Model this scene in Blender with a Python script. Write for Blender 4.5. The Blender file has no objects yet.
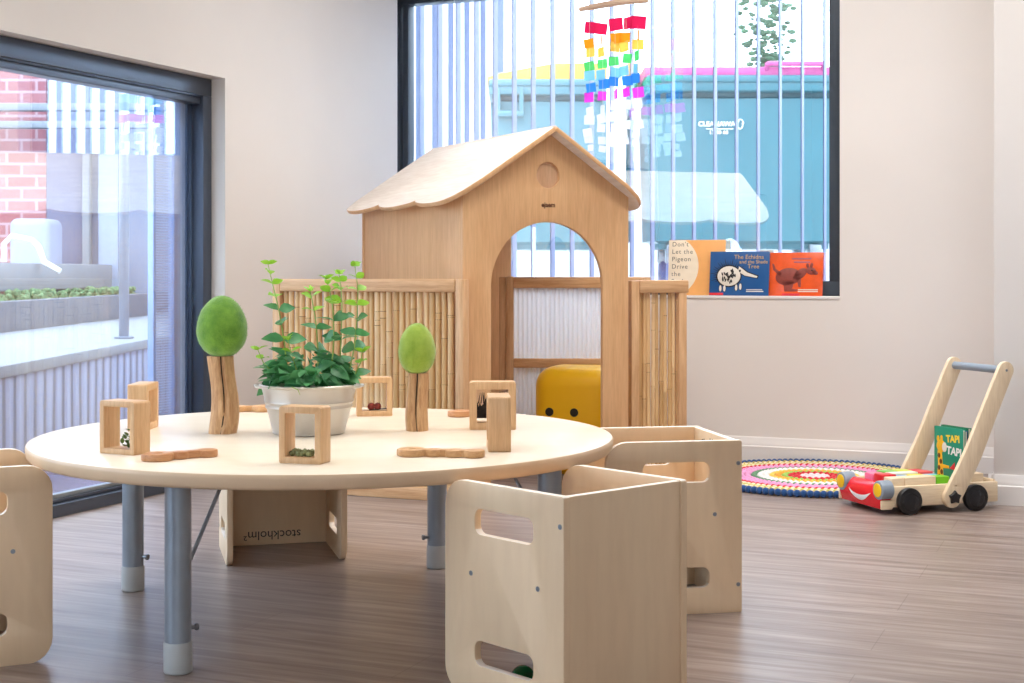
import bpy, bmesh, math, random
from mathutils import Vector, Matrix
random.seed(7)
PI = math.pi
SC = bpy.context.scene
COL = SC.collection
# ------------------------------------------------------------------ camera
F, HY, E = 1440.0, 272.0, 0.735
TH = math.radians(23.0)
CS, SN = math.cos(TH), math.sin(TH)
def W(X, Y, z=0.0):
    return Vector((CS*X - SN*Y, SN*X + CS*Y, z))
def at(px, py, d):
    return W((px-512)/F*d, d, E-(py-HY)*d/F)
def on(px, py, z=0.0):
    d = F*(E-z)/(py-HY)
    return W((px-512)/F*d, d, z)
def u_at(px, v):
    k = (px-512)/F
    d = v/(CS+SN*k)
    return CS*k*d - SN*d
def z_at(px, py, v):
    k = (px-512)/F
    d = v/(CS+SN*k)
    return E-(py-HY)*d/F
cam = bpy.data.cameras.new('camera'); camo = bpy.data.objects.new('camera', cam); COL.objects.link(camo)
cam.sensor_width = 36; cam.lens = F/1024*36; cam.shift_y = -(341.5-HY)/1024
camo.location = (0, 0, E); camo.rotation_euler = (PI/2, 0, TH); cam.clip_start = 0.05; cam.clip_end = 200
SC.camera = camo
vs = SC.view_settings
vs.view_transform = 'Standard'; vs.look = 'None'; vs.gamma = 1; vs.use_curve_mapping = False; vs.exposure = 0.36

# ------------------------------------------------------------------ materials
def lin(c):
    r = []
    for x in c[:3]:
        x /= 255.0
        r.append(x/12.92 if x <= 0.04045 else ((x+0.055)/1.055)**2.4)
    return (r[0], r[1], r[2], 1.0)
MATS = {}
def base(name):
    m = bpy.data.materials.new(name); m.use_nodes = True
    nt = m.node_tree; b = nt.nodes['Principled BSDF']
    return m, nt, b
def setp(b, key, v):
    if key in b.inputs: b.inputs[key].default_value = v
def mix_rgb(nt, fac, a, b_):
    n = nt.nodes.new('ShaderNodeMix'); n.data_type = 'RGBA'
    if hasattr(fac, 'is_output'): nt.links.new(fac, n.inputs['Factor'])
    else: n.inputs['Factor'].default_value = fac
    for k, v in ((6, a), (7, b_)):
        if hasattr(v, 'is_output'): nt.links.new(v, n.inputs[k])
        else: n.inputs[k].default_value = v
    return n.outputs[2]
def coords(nt, scale=(1,1,1), kind='Object', rot=(0,0,0)):
    tc = nt.nodes.new('ShaderNodeTexCoord'); mp = nt.nodes.new('ShaderNodeMapping')
    mp.inputs['Scale'].default_value = scale; mp.inputs['Rotation'].default_value = rot
    nt.links.new(tc.outputs[kind], mp.inputs['Vector'])
    return mp.outputs['Vector']
def noise(nt, vec, scale, detail=3, rough=.5, dist=0):
    n = nt.nodes.new('ShaderNodeTexNoise'); n.inputs['Scale'].default_value = scale
    n.inputs['Detail'].default_value = detail; n.inputs['Roughness'].default_value = rough
    n.inputs['Distortion'].default_value = dist
    nt.links.new(vec, n.inputs['Vector']); return n.outputs['Fac']
def ramp(nt, fac, stops):
    r = nt.nodes.new('ShaderNodeValToRGB'); nt.links.new(fac, r.inputs['Fac'])
    el = r.color_ramp.elements
    while len(el) < len(stops): el.new(0.5)
    for e, (p, c) in zip(el, stops): e.position = p; e.color = c
    return r.outputs['Color']
def bump(nt, b, h, strength=.2, dist=.01):
    n = nt.nodes.new('ShaderNodeBump'); n.inputs['Strength'].default_value = strength; n.inputs['Distance'].default_value = dist
    nt.links.new(h, n.inputs['Height']); nt.links.new(n.outputs['Normal'], b.inputs['Normal'])
def plain(name, c, rough=.5, metal=0, var=.06, scale=30, spec=.5, bumps=0, **kw):
    if name in MATS: return MATS[name]
    m, nt, b = base(name); col = lin(c)
    f = noise(nt, coords(nt), scale, 3)
    dark = tuple(x*(1-var*2) for x in col[:3])+(1,); lite = tuple(min(1, x*(1+var)) for x in col[:3])+(1,)
    cr = ramp(nt, f, [(.3, dark), (.7, lite)]); nt.links.new(cr, b.inputs['Base Color'])
    setp(b, 'Roughness', rough); setp(b, 'Metallic', metal); setp(b, 'Specular IOR Level', spec)
    if bumps: bump(nt, b, f, bumps, .003)
    for k, v in kw.items(): setp(b, k.replace('_', ' '), v)
    MATS[name] = m; return m
def wood(name, c1, c2, axis='z', scale=1.0, rough=.42, stretch=14, spec=.4, grain=.6):
    if name in MATS: return MATS[name]
    m, nt, b = base(name)
    s = {'x': (1, stretch, stretch), 'y': (stretch, 1, stretch), 'z': (stretch, stretch, 1)}[axis]
    v = coords(nt, s)
    f1 = noise(nt, v, 3*scale, 5, .6, .6); f2 = noise(nt, v, 16*scale, 3, .5)
    a = ramp(nt, f1, [(.3, lin(c2)), (.66, lin(c1))])
    g = ramp(nt, f2, [(.35, (.86, .83, .80, 1)), (.6, (1, 1, 1, 1))])
    n = nt.nodes.new('ShaderNodeMix'); n.data_type = 'RGBA'; n.blend_type = 'MULTIPLY'; n.inputs['Factor'].default_value = grain
    nt.links.new(a, n.inputs[6]); nt.links.new(g, n.inputs[7])
    nt.links.new(n.outputs[2], b.inputs['Base Color'])
    setp(b, 'Roughness', rough); setp(b, 'Specular IOR Level', spec)
    bump(nt, b, f2, .05, .002)
    MATS[name] = m; return m
def glass(name, tint=(.93, .97, 1, 1), minref=.05, gloss_rough=0.0):
    if name in MATS: return MATS[name]
    m = bpy.data.materials.new(name); m.use_nodes = True; nt = m.node_tree; nt.nodes.clear()
    o = nt.nodes.new('ShaderNodeOutputMaterial'); t = nt.nodes.new('ShaderNodeBsdfTransparent'); g = nt.nodes.new('ShaderNodeBsdfGlossy')
    t.inputs['Color'].default_value = tint; g.inputs['Roughness'].default_value = gloss_rough; g.inputs['Color'].default_value = (1, 1, 1, 1)
    fr = nt.nodes.new('ShaderNodeFresnel'); ge = nt.nodes.new('ShaderNodeNewGeometry'); mr = nt.nodes.new('ShaderNodeMapRange')
    mr.inputs['To Min'].default_value = 1.5; mr.inputs['To Max'].default_value = 1/1.5
    nt.links.new(ge.outputs['Backfacing'], mr.inputs['Value']); nt.links.new(mr.outputs[0], fr.inputs['IOR'])
    ad = nt.nodes.new('ShaderNodeMath'); ad.operation = 'MAXIMUM'; ad.inputs[1].default_value = minref
    mx = nt.nodes.new('ShaderNodeMixShader')
    nt.links.new(fr.outputs[0], ad.inputs[0]); nt.links.new(ad.outputs[0], mx.inputs[0])
    nt.links.new(t.outputs[0], mx.inputs[1]); nt.links.new(g.outputs[0], mx.inputs[2]); nt.links.new(mx.outputs[0], o.inputs['Surface'])
    MATS[name] = m; return m
def translucent(name, c, alpha=.55):
    if name in MATS: return MATS[name]
    m = bpy.data.materials.new(name); m.use_nodes = True; nt = m.node_tree; nt.nodes.clear()
    o = nt.nodes.new('ShaderNodeOutputMaterial'); t = nt.nodes.new('ShaderNodeBsdfTranslucent'); d = nt.nodes.new('ShaderNodeBsdfDiffuse')
    tr = nt.nodes.new('ShaderNodeBsdfTransparent')
    for n in (t, d): n.inputs['Color'].default_value = lin(c)
    tr.inputs['Color'].default_value = lin(c)
    a = nt.nodes.new('ShaderNodeMixShader'); a.inputs[0].default_value = .4
    b = nt.nodes.new('ShaderNodeMixShader'); b.inputs[0].default_value = alpha
    nt.links.new(t.outputs[0], a.inputs[1]); nt.links.new(d.outputs[0], a.inputs[2])
    nt.links.new(tr.outputs[0], b.inputs[1]); nt.links.new(a.outputs[0], b.inputs[2]); nt.links.new(b.outputs[0], o.inputs['Surface'])
    MATS[name] = m; return m

# ------------------------------------------------------------------ mesh helpers
def finish(bm, ang=.6):
    bmesh.ops.recalc_face_normals(bm, faces=bm.faces)
    for f in bm.faces: f.smooth = True
    for e in bm.edges:
        if len(e.link_faces) == 2 and e.calc_face_angle(0) > ang: e.smooth = False
def obj(name, bm, m, parent=None, loc=None, rot=None, ang=.6):
    finish(bm, ang)
    me = bpy.data.meshes.new(name); bm.to_mesh(me); bm.free()
    if m: me.materials.append(m)
    o = bpy.data.objects.new(name, me); COL.objects.link(o)
    if parent: o.parent = parent
    if loc is not None: o.location = loc
    if rot is not None: o.rotation_euler = rot
    return o
def tag(o, label, cat, group=None, kind=None):
    if label: o['label'] = label
    if cat: o['category'] = cat
    if group: o['group'] = group
    if kind: o['kind'] = kind
    return o
def thing(name, loc, rz, label, cat, group=None, kind=None):
    o = bpy.data.objects.new(name, None); COL.objects.link(o)
    o.empty_display_size = .05
    o.location = loc; o.rotation_euler = (0, 0, rz)
    return tag(o, label, cat, group, kind)
def copy_tree(o, parent=None):
    c = o.copy(); COL.objects.link(c)
    if parent: c.parent = parent
    for ch in list(o.children): copy_tree(ch, c)
    return c
def B(): return bmesh.new()
def add_box(bm, lo, hi, r=0, seg=2, M=None):
    lo, hi = Vector(lo), Vector(hi)
    t = bmesh.new()
    bmesh.ops.create_cube(t, size=1)
    s = hi-lo; c = (hi+lo)/2
    for v in t.verts: v.co = Vector((v.co.x*s.x, v.co.y*s.y, v.co.z*s.z))+c
    if r > 0: bmesh.ops.bevel(t, geom=list(t.edges), offset=min(r, min(s)*.49), segments=seg, affect='EDGES', profile=.5)
    merge(bm, t, M)
    return bm
def merge(bm, t, M=None):
    if M is not None: bmesh.ops.transform(t, matrix=M, verts=t.verts)
    me = bpy.data.meshes.new('tmp'); t.to_mesh(me); t.free(); bm.from_mesh(me); bpy.data.meshes.remove(me)
def add_lathe(bm, prof, seg=32, M=None):
    t = bmesh.new(); rings = []
    for r, z in prof:
        if r < 1e-6: rings.append([t.verts.new((0, 0, z))])
        else: rings.append([t.verts.new((r*math.cos(2*PI*i/seg), r*math.sin(2*PI*i/seg), z)) for i in range(seg)])
    for a, b in zip(rings, rings[1:]):
        for i in range(seg):
            j = (i+1) % seg
            if len(a) == 1 and len(b) == 1: continue
            if len(a) == 1: t.faces.new((a[0], b[i], b[j]))
            elif len(b) == 1: t.faces.new((a[i], a[j], b[0]))
            else: t.faces.new((a[i], a[j], b[j], b[i]))
    merge(bm, t, M); return bm
def frame_to(p0, p1):
    d = (Vector(p1)-Vector(p0)); q = d.to_track_quat('Z', 'Y')
    return Matrix.Translation(Vector(p0)) @ q.to_matrix().to_4x4(), d.length
def add_cyl(bm, p0, p1, r0, r1=None, seg=20, rim=0):
    r1 = r0 if r1 is None else r1
    M, L = frame_to(p0, p1)
    if rim > 0: prof = [(0, 0), (r0-rim, 0), (r0-rim*.3, rim*.3), (r0, rim), (r1, L-rim), (r1-rim*.3, L-rim*.3), (r1-rim, L), (0, L)]
    else: prof = [(0, 0), (r0, 0), (r1, L), (0, L)]
    return add_lathe(bm, prof, seg, M)
def add_tube(bm, pts, rs, seg=8):
    pts = [Vector(p) for p in pts]
    if not hasattr(rs, '__len__'): rs = [rs]*len(pts)
    t = bmesh.new(); rings = []
    up = Vector((0.13, .27, 1)).normalized()
    for i, p in enumerate(pts):
        d = (pts[min(i+1, len(pts)-1)]-pts[max(i-1, 0)]).normalized()
        x = d.cross(up)
        if x.length < 1e-3: x = d.cross(Vector((1, 0, 0)))
        x.normalize(); y = d.cross(x).normalized()
        rings.append([t.verts.new(p+rs[i]*(math.cos(2*PI*k/seg)*x+math.sin(2*PI*k/seg)*y)) for k in range(seg)])
    for a, b in zip(rings, rings[1:]):
        for k in range(seg): t.faces.new((a[k], a[(k+1) % seg], b[(k+1) % seg], b[k]))
    t.faces.new(rings[0]); t.faces.new(rings[-1][::-1])
    merge(bm, t); return bm
def add_sphere(bm, c, r, sub=2, sc=(1, 1, 1)):
    t = bmesh.new(); bmesh.ops.create_icosphere(t, subdivisions=sub, radius=r)
    merge(bm, t, Matrix.Translation(Vector(c)) @ Matrix.Diagonal((sc[0], sc[1], sc[2], 1))); return bm
def curve_mesh(cu):
    o = bpy.data.objects.new('tmpc', cu); COL.objects.link(o)
    dg = bpy.context.evaluated_depsgraph_get(); dg.update()
    me = bpy.data.meshes.new_from_object(o.evaluated_get(dg))
    bpy.data.objects.remove(o); bpy.data.curves.remove(cu)
    t = bmesh.new(); t.from_mesh(me); bpy.data.meshes.remove(me)
    bmesh.ops.remove_doubles(t, verts=t.verts, dist=1e-5)
    return t
XZ = Matrix.Rotation(PI/2, 4, 'X')       # (x,y,z) -> (x,-z,y): a plate drawn in x,y stands up in x,z
def add_plate(bm, outer, holes=(), t=.015, bev=.0012, M=None):
    cu = bpy.data.curves.new('c', 'CURVE'); cu.dimensions = '2D'; cu.fill_mode = 'BOTH'
    cu.extrude = max(t/2-bev, 0); cu.bevel_depth = bev; cu.bevel_resolution = 1
    for poly in [outer]+list(holes):
        s = cu.splines.new('POLY'); s.points.add(len(poly)-1); s.use_cyclic_u = True
        for p, q in zip(s.points, poly): p.co = (q[0], q[1], 0, 1)
    merge(bm, curve_mesh(cu), M); return bm
def add_text(bm, txt, size, M=None, align='CENTER', ext=.0002, spacing=1.0, bold=0):
    cu = bpy.data.curves.new('t', 'FONT'); cu.body = txt; cu.size = size; cu.align_x = align; cu.align_y = 'CENTER'
    cu.extrude = ext; cu.space_character = spacing; cu.resolution_u = 3; cu.offset = bold
    merge(bm, curve_mesh(cu), M); return bm
def rrect(x0, y0, x1, y1, r, n=6):
    """r: one radius or four (bl, br, tr, tl)"""
    if not hasattr(r, '__len__'): r = (r,)*4
    out = []
    for (cx, cy, a0, rr) in ((x0+r[0], y0+r[0], PI, r[0]), (x1-r[1], y0+r[1], 1.5*PI, r[1]), (x1-r[2], y1-r[2], 0, r[2]), (x0+r[3], y1-r[3], .5*PI, r[3])):
        if rr <= 0: out.append((cx, cy)); continue
        for i in range(n+1):
            a = a0+PI/2*i/n; out.append((cx+rr*math.cos(a), cy+rr*math.sin(a)))
    return out
def circle(cx, cy, r, n=32): return [(cx+r*math.cos(2*PI*i/n), cy+r*math.sin(2*PI*i/n)) for i in range(n)]
def struct(name, bm, m, **k):
    o = obj(name, bm, m, **k); o['kind'] = 'structure'; return o
T3 = Matrix.Translation
def R3(a, ax): return Matrix.Rotation(a, 4, ax)

# ------------------------------------------------------------------ palette
M_wall = plain('wall_paint', (228, 222, 217), .75, var=.01, scale=3, spec=.2)
M_ceil = plain('ceiling_paint', (240, 239, 236), .85, var=.01, scale=3, spec=.1)
M_trim = plain('trim_gloss', (228, 224, 222), .35, var=.01, scale=4)
M_alu = plain('dark_aluminium', (82, 90, 104), .32, .6, var=.04, scale=4)
M_alu2 = plain('window_frame_black', (66, 74, 84), .4, .3, var=.04, scale=4)
M_silver = plain('silver_track', (170, 180, 188), .3, .8, var=.04)
M_glass = glass('window_glass', (.92, .97, 1, 1), .22)
M_glassL = glass('sliding_door_glass', (.88, .94, 1, 1), .22)
M_birch = wood('birch_ply', (235, 207, 171), (231, 200, 163), 'z', .5, .40, 6, grain=.25)
M_birch_toplit = plain('ply_toplit', (248, 236, 222), .5, var=.03)  # paler ply for upward faces: light from above put into the colour
M_table = wood('tabletop_laminate', (244, 231, 211), (242, 227, 205), 'x', .5, .26, 4, grain=.15)
M_beech = wood('beech_ply', (232, 186, 138), (220, 170, 122), 'z', .9, .42, 14)
M_roof = wood('roof_ply', (240, 228, 216), (230, 214, 200), 'y', .7, .5, 8)
M_pine = wood('pine_rail', (226, 184, 140), (196, 146, 100), 'x', 1.6, .45, 16)
M_pineV = wood('pine_post', (224, 182, 138), (198, 150, 104), 'z', 1.6, .45, 16)
M_wood2 = wood('oak_frame', (228, 188, 142), (212, 166, 120), 'z', 2.5, .42, 14)
M_red_wood = wood('red_brown_wood', (212, 158, 112), (186, 126, 84), 'x', 4, .4, 10)
M_trunk = wood('olive_wood', (222, 180, 134), (184, 134, 90), 'z', 6, .5, 7)
M_leg = plain('grey_blue_powder_coat', (152, 161, 172), .38, .35, var=.02)
M_foot = plain('light_grey_plastic', (182, 184, 184), .4, var=.02)
M_screw = plain('zinc_screw', (150, 158, 168), .3, .9, var=.05)
M_black = plain('black_rubber', (22, 22, 24), .35, var=.05)
M_white = plain('white_paint', (240, 240, 240), .45, var=.02)
def cane_mat():
    m, nt, b = base('bamboo')
    oi = nt.nodes.new('ShaderNodeObjectInfo')
    v = coords(nt, (10, 10, 1)); f = noise(nt, v, 5, 3)
    a = ramp(nt, oi.outputs['Random'], [(0, lin((206, 164, 108))), (.5, lin((226, 186, 134))), (1, lin((238, 205, 158)))])
    g = ramp(nt, f, [(.3, (.78, .70, .60, 1)), (.62, (1, 1, 1, 1))])
    n = nt.nodes.new('ShaderNodeMix'); n.data_type = 'RGBA'; n.blend_type = 'MULTIPLY'; n.inputs['Factor'].default_value = .7
    nt.links.new(a, n.inputs[6]); nt.links.new(g, n.inputs[7]); nt.links.new(n.outputs[2], b.inputs['Base Color'])
    setp(b, 'Roughness', .4); return m
M_cane = cane_mat()
def floor_mat():
    m, nt, b = base('vinyl_planks')
    tc = nt.nodes.new('ShaderNodeTexCoord')
    br = nt.nodes.new('ShaderNodeTexBrick'); nt.links.new(tc.outputs['Object'], br.inputs['Vector'])
    br.offset = .37; br.squash = 1
    for k, v in (('Scale', 1), ('Mortar Size', .0012), ('Brick Width', 1.22), ('Row Height', .178), ('Bias', 0)): br.inputs[k].default_value = v
    br.inputs['Color1'].default_value = (.32, .32, .32, 1); br.inputs['Color2'].default_value = (.75, .75, .75, 1); br.inputs['Mortar'].default_value = (0, 0, 0, 1)
    v = coords(nt, (1.0, 16, 1)); f1 = noise(nt, v, 2.2, 6, .62, .4); f2 = noise(nt, v, 9, 4, .6)
    a = ramp(nt, f1, [(.28, lin((104, 86, 78))), (.5, lin((142, 125, 117))), (.72, lin((172, 159, 154)))])
    g = ramp(nt, f2, [(.3, (.80, .77, .75, 1)), (.62, (1, 1, 1, 1))])
    n = nt.nodes.new('ShaderNodeMix'); n.data_type = 'RGBA'; n.blend_type = 'MULTIPLY'; n.inputs['Factor'].default_value = .7
    nt.links.new(a, n.inputs[6]); nt.links.new(g, n.inputs[7])
    bw = ramp(nt, br.outputs['Color'], [(0, (.62, .58, .56, 1)), (.25, (.90, .89, .88, 1)), (.8, (1.0, 1.0, 1.0, 1))])
    n2 = nt.nodes.new('ShaderNodeMix'); n2.data_type = 'RGBA'; n2.blend_type = 'MULTIPLY'; n2.inputs['Factor'].default_value = .9
    nt.links.new(n.outputs[2], n2.inputs[6]); nt.links.new(bw, n2.inputs[7]); nt.links.new(n2.outputs[2], b.inputs['Base Color'])
    setp(b, 'Roughness', .34); setp(b, 'Specular IOR Level', .9)
    bump(nt, b, f2, .10, .002)
    return m
M_floor = floor_mat()

# ------------------------------------------------------------------ room shell
UL, VB, ZC = -2.88, 5.52, 2.6
UR, VF = 3.2, -3.2
UP, VP = -0.378, 4.80           # projecting wall on the right
UF = -2.935                      # face of the left window frame
LWv, LWz = 4.227, 1.41           # left opening: far edge, head
BWu, BWz0, BWz1 = -0.991, .642, 1.955
WL = -2.965                      # left end of the back window, tucked behind the left wall's corner
WT = .16
struct('floor', add_box(B(), (UL-.3, VF, -.1), (UR, VB+.15, 0)), M_floor)
struct('ceiling', add_box(B(), (UL-WT-.1, VF, ZC), (UR, VB+.17, ZC+.12)), M_ceil)
bm = B()
LN = -1.2                          # near edge of the left opening
add_box(bm, (UL-WT, VF, 0), (UL, LN, ZC)); add_box(bm, (UL-WT, LN, LWz), (UL, LWv, ZC)); add_box(bm, (UL-WT, LWv, 0), (UL, VB, ZC))
add_box(bm, (UL-WT, VB, 0), (WL, VB+WT, ZC)); add_box(bm, (WL, VB, 0), (UL, VB+WT, BWz0)); add_box(bm, (WL, VB, BWz1), (UL, VB+WT, ZC))
struct('wall_left', bm, M_wall)
bm = B()
add_box(bm, (UL, VB, 0), (UP+.3, VB+WT, BWz0)); add_box(bm, (BWu, VB, BWz0), (UP+.3, VB+WT, ZC)); add_box(bm, (UL, VB, BWz1), (BWu, VB+WT, ZC))
struct('wall_back', bm, M_wall)
struct('wall_right', add_box(B(), (UP, VP, 0), (UR, VB, ZC), .006), M_wall)
struct('wall_side', add_box(B(), (UR, VF, 0), (UR+.15, VB, ZC)), M_wall)
bm = B()                          # the wall behind the camera has one opening
add_box(bm, (UL-WT, VF-.15, 0), (UR+.15, VF, .5)); add_box(bm, (UL-WT, VF-.15, 2.3), (UR+.15, VF, ZC))
for a, b_ in ((UL-WT, .9), (2.4, UR+.15)): add_box(bm, (a, VF-.15, .5), (b_, VF, 2.3))
struct('wall_front', bm, M_wall)
def skirting(name, p0, p1, nrm, h=.095):
    """moulded skirting board from p0 to p1, standing out along nrm"""
    prof = [(0, 0), (.016, 0), (.016, h*.62), (.012, h*.66), (.012, h*.72), (.009, h*.78), (.007, h*.92), (.004, h), (0, h)]
    bm = B(); p0, p1, n = Vector(p0), Vector(p1), Vector(nrm)
    A = [bm.verts.new(p0+n*x+Vector((0, 0, z))) for x, z in prof]; Bv = [bm.verts.new(p1+n*x+Vector((0, 0, z))) for x, z in prof]
    k = len(prof)
    for i in range(k): bm.faces.new((A[i], A[(i+1) % k], Bv[(i+1) % k], Bv[i]))
    bm.faces.new(A); bm.faces.new(Bv[::-1])
    struct(name, bm, M_trim)
skirting('baseboard_back', (UL, VB, 0), (UP, VB, 0), (0, -1, 0))
skirting('baseboard_right', (UP-.016, VP, 0), (UR, VP, 0), (0, -1, 0))
skirting('baseboard_pillar', (UP, VP-.016, 0), (UP, VB, 0), (-1, 0, 0))
skirting('baseboard_left', (UL, LWv, 0), (UL, VB, 0), (1, 0, 0))

# ------------------------------------------------------------------ left sliding window
w1 = thing('window_1', (0, 0, 0), 0, 'full-height sliding window with dark aluminium frame on the left wall', 'window', None, 'structure')
bm = B()
fz0 = 1.318
add_box(bm, (UF-.062, LN, fz0+.03), (UF, LWv, LWz-.002), .003)
add_box(bm, (UF-.060, LN, fz0), (UF-.012, LWv, fz0+.026), .003)
add_box(bm, (UF-.060, LN, fz0+.024), (UF-.006, LWv, fz0+.032))
obj('head_frame', bm, M_alu, w1)
bm = B(); add_box(bm, (UF-.062, LWv-.05, 0.0), (UF, LWv, fz0+.03), .003); add_box(bm, (UF-.062, LWv-.058, 0), (UF-.045, LWv-.05, fz0+.02), .002)
add_box(bm, (UF-.062, LN, 0), (UF, LN+.07, fz0+.03), .003)
obj('jamb', bm, M_alu, w1)
bm = B(); add_box(bm, (UF-.062, LN, 0), (UF, LWv-.05, .038), .003); add_box(bm, (UF-.061, LN, .038), (UF-.02, LWv-.05, .05), .002)
obj('bottom_track', bm, M_alu, w1)
obj('track_rail', add_box(B(), (UF-.055, LN, .05), (UF-.03, LWv-.05, .064), .002), M_silver, w1)
obj('glass_pane', add_box(B(), (UF-.045, LN+.06, .06), (UF-.039, LWv-.049, fz0+.005)), M_glassL, w1)
# fly-screen panel slid to the far end, seen through the glass
m, nt, b = base('perforated_screen')
v = coords(nt, (0, 1, 1))
vo = nt.nodes.new('ShaderNodeTexVoronoi'); vo.inputs['Scale'].default_value = 110; vo.inputs['Randomness'].default_value = 0; nt.links.new(v, vo.inputs['Vector'])
cr = ramp(nt, vo.outputs['Distance'], [(.36, (0, 0, 0, 1)), (.44, (1, 1, 1, 1))]); nt.links.new(cr, b.inputs['Alpha'])
b.inputs['Base Color'].default_value = lin((190, 204, 230)); setp(b, 'Roughness', .5); M_perf = m
scr_blue = plain('screen_frame_reflection', (150, 178, 222), .4, .2, var=.03)  # pale blue of frame and mesh: reflections off the glass put into the colour
bm = B(); uo = UF-.066
add_box(bm, (uo-.025, LWv-.127, .0), (uo, LWv-.036, 1.40), .004)
add_box(bm, (uo-.025, LWv-.242, .0), (uo, LWv-.226, 1.40), .003); add_box(bm, (uo-.02, LWv-.23, .0), (uo-.004, LWv-.12, .05)); add_box(bm, (uo-.02, LWv-.23, 1.36), (uo-.004, LWv-.12, 1.40))
obj('screen_frame', bm, scr_blue, w1)
obj('screen_mesh', add_box(B(), (uo-.014, LWv-.228, .04), (uo-.010, LWv-.125, 1.37)), M_perf, w1)

# ------------------------------------------------------------------ back window
w2 = thing('window_2', (0, 0, 0), 0, 'wide back window with black frame behind the playhouse', 'window', None, 'structure')
fv0, fv1 = VB+.095, VB+.155
bm = B(); fw = .058
add_box(bm, (WL, fv0, BWz0), (BWu, fv1, BWz0+fw), .003); add_box(bm, (WL, fv0, BWz1-.05), (BWu, fv1, BWz1), .003)
add_box(bm, (WL, fv0, BWz0+fw-.004), (WL+.05, fv1, BWz1-.046), .003); add_box(bm, (WL+.062, fv0, BWz0+fw-.004), (WL+.088, fv1, BWz1-.046), .003); add_box(bm, (BWu-fw, fv0, BWz0+fw-.004), (BWu, fv1, BWz1-.046), .003)
obj('window_frame', bm, M_alu2, w2)
obj('glass_pane', add_box(B(), (WL+.045, fv0+.03, BWz0+fw-.006), (BWu-fw+.006, fv0+.036, BWz1-.045)), M_glass, w2)
bm = B(); add_box(bm, (UL, VB-.004, BWz0-.012), (BWu, fv0+.002, BWz0), .003)
obj('sill_board', bm, M_trim, w2)

# ------------------------------------------------------------------ outside the back window
GZ = .62
M_conc = plain('pale_concrete', (214, 214, 212), .8, var=.05, scale=4)
bm = B(); add_plate(bm, [(-3.4, VB+WT), (9, VB+WT), (9, 40), (-24, 40)], (), .3, .001, T3((0, 0, GZ-.151))); g_ = struct('ground_outside_back', bm, M_conc)
M_fin = plain('lilac_powder_coat', (118, 130, 176), .4, .0, var=.02)
sc_ = thing('slat_screen', (0, VB+.25, GZ), 0, 'screen of upright lilac-grey metal slats outside the back window', 'slat screen')
bm = B(); add_box(bm, (UL-.3, 0, 0), (BWu+.25, .05, .012)); obj('bottom_rail', bm, M_fin, sc_)
bm = B(); add_box(bm, (UL-.3, 0, 1.9), (BWu+.25, .05, 1.94)); obj('top_rail', bm, M_fin, sc_)
fin_me = None
uu = UL-.2
while uu < BWu+.2:
    if fin_me is None:
        o = obj('slat', add_box(B(), (-.0025, .002, .012), (.0025, .05, 1.9), .001, 1), M_fin, sc_, loc=(uu, 0, 0)); fin_me = o
    else:
        o = fin_me.copy(); COL.objects.link(o); o.location = (uu, 0, 0)
    uu += .09
# dumpster bins
def bin_plastic(nm, c): return plain(nm, c, .32, var=.03, scale=3)
M_teal = bin_plastic('teal_bin_plastic', (56, 108, 121)); M_teal2 = bin_plastic('light_teal_bin_plastic', (80, 124, 137))
M_yel_lid = plain('yellow_lid', (206, 158, 60), .4); M_pink_lid = plain('pink_lid', (190, 76, 140), .4)
M_tyre = plain('bin_castor_blue_grey', (70, 92, 150), .5)
def dumpster(px0, px1, d, rim_y, mat, lidmat, label, domed):
    X0, X1 = (px0-512)/F*d, (px1-512)/F*d
    w = X1-X0; zr = E-(rim_y-HY)*d/F-GZ
    p = W((X0+X1)/2, d, GZ)
    t = thing('dumpster_bin', p, TH, label, 'rubbish bin')
    dep = .75; zb = .26
    bm = B()
    tv = bmesh.new()
    lo = [(-w*.47, .05), (w*.47, .05), (w*.47, dep-.05), (-w*.47, dep-.05)]; hi = [(-w*.49, 0), (w*.49, 0), (w*.49, dep), (-w*.49, dep)]
    a = [tv.verts.new((x, y, zb)) for x, y in lo]; c = [tv.verts.new((x, y, zr-.09)) for x, y in hi]
    for i in range(4): tv.faces.new((a[i], a[(i+1) % 4], c[(i+1) % 4], c[i]))
    tv.faces.new(a); tv.faces.new(c)
    bmesh.ops.bevel(tv, geom=list(tv.edges), offset=.05, segments=3, affect='EDGES')
    merge(bm, tv)
    obj('bin_body', bm, mat, t)
    bm = B(); add_box(bm, (-w*.5, -.045, zr-.10), (w*.5, dep+.03, zr-.03), .015)
    add_box(bm, (-w*.5, -.06, zr-.045), (w*.5, dep+.04, zr), .012)
    obj('rim', bm, mat, t)
    for sx in (-1, 1) if domed else ():
        bm = B(); add_box(bm, (sx*w*.36-.09, -.05, zr-.24), (sx*w*.36+.09, .03, zr-.20), .012)
        for q in (-.09, .06): add_box(bm, (sx*w*.36+q, -.05, zr-.21), (sx*w*.36+q+.03, .03, zr-.05), .008)
        obj('lifting_bracket', bm, mat, t)
    bm = B(); n = 16
    prof = []
    for i in range(n+1):
        s = i/n; x = -w*.5+w*s
        h = (.012+.085*min(1, s/.45)**.8*(1 if s < .9 else 1)) if domed else .045
        prof.append((x, zr+h))
    outer = [(-w*.5, zr+.001)]+prof+[(w*.5, zr+.001)]
    add_plate(bm, outer, (), dep+.05, .01, T3((0, dep/2, 0)) @ XZ)
    obj('lid', bm, lidmat, t)
    for x in (-w*.36, w*.36):
        for y in (.12, dep-.14):
            bm = B(); add_box(bm, (x-.04, y-.05, .17), (x+.04, y+.05, zb+.03), .01)
            c_ = obj('castor_fork', bm, M_screw, t)
            bm = B(); add_cyl(bm, (x-.03, y, .1), (x+.03, y, .1), .1, seg=24, rim=.015)
            obj('castor_wheel', bm, M_tyre, c_)
    return t, w, zr
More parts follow.
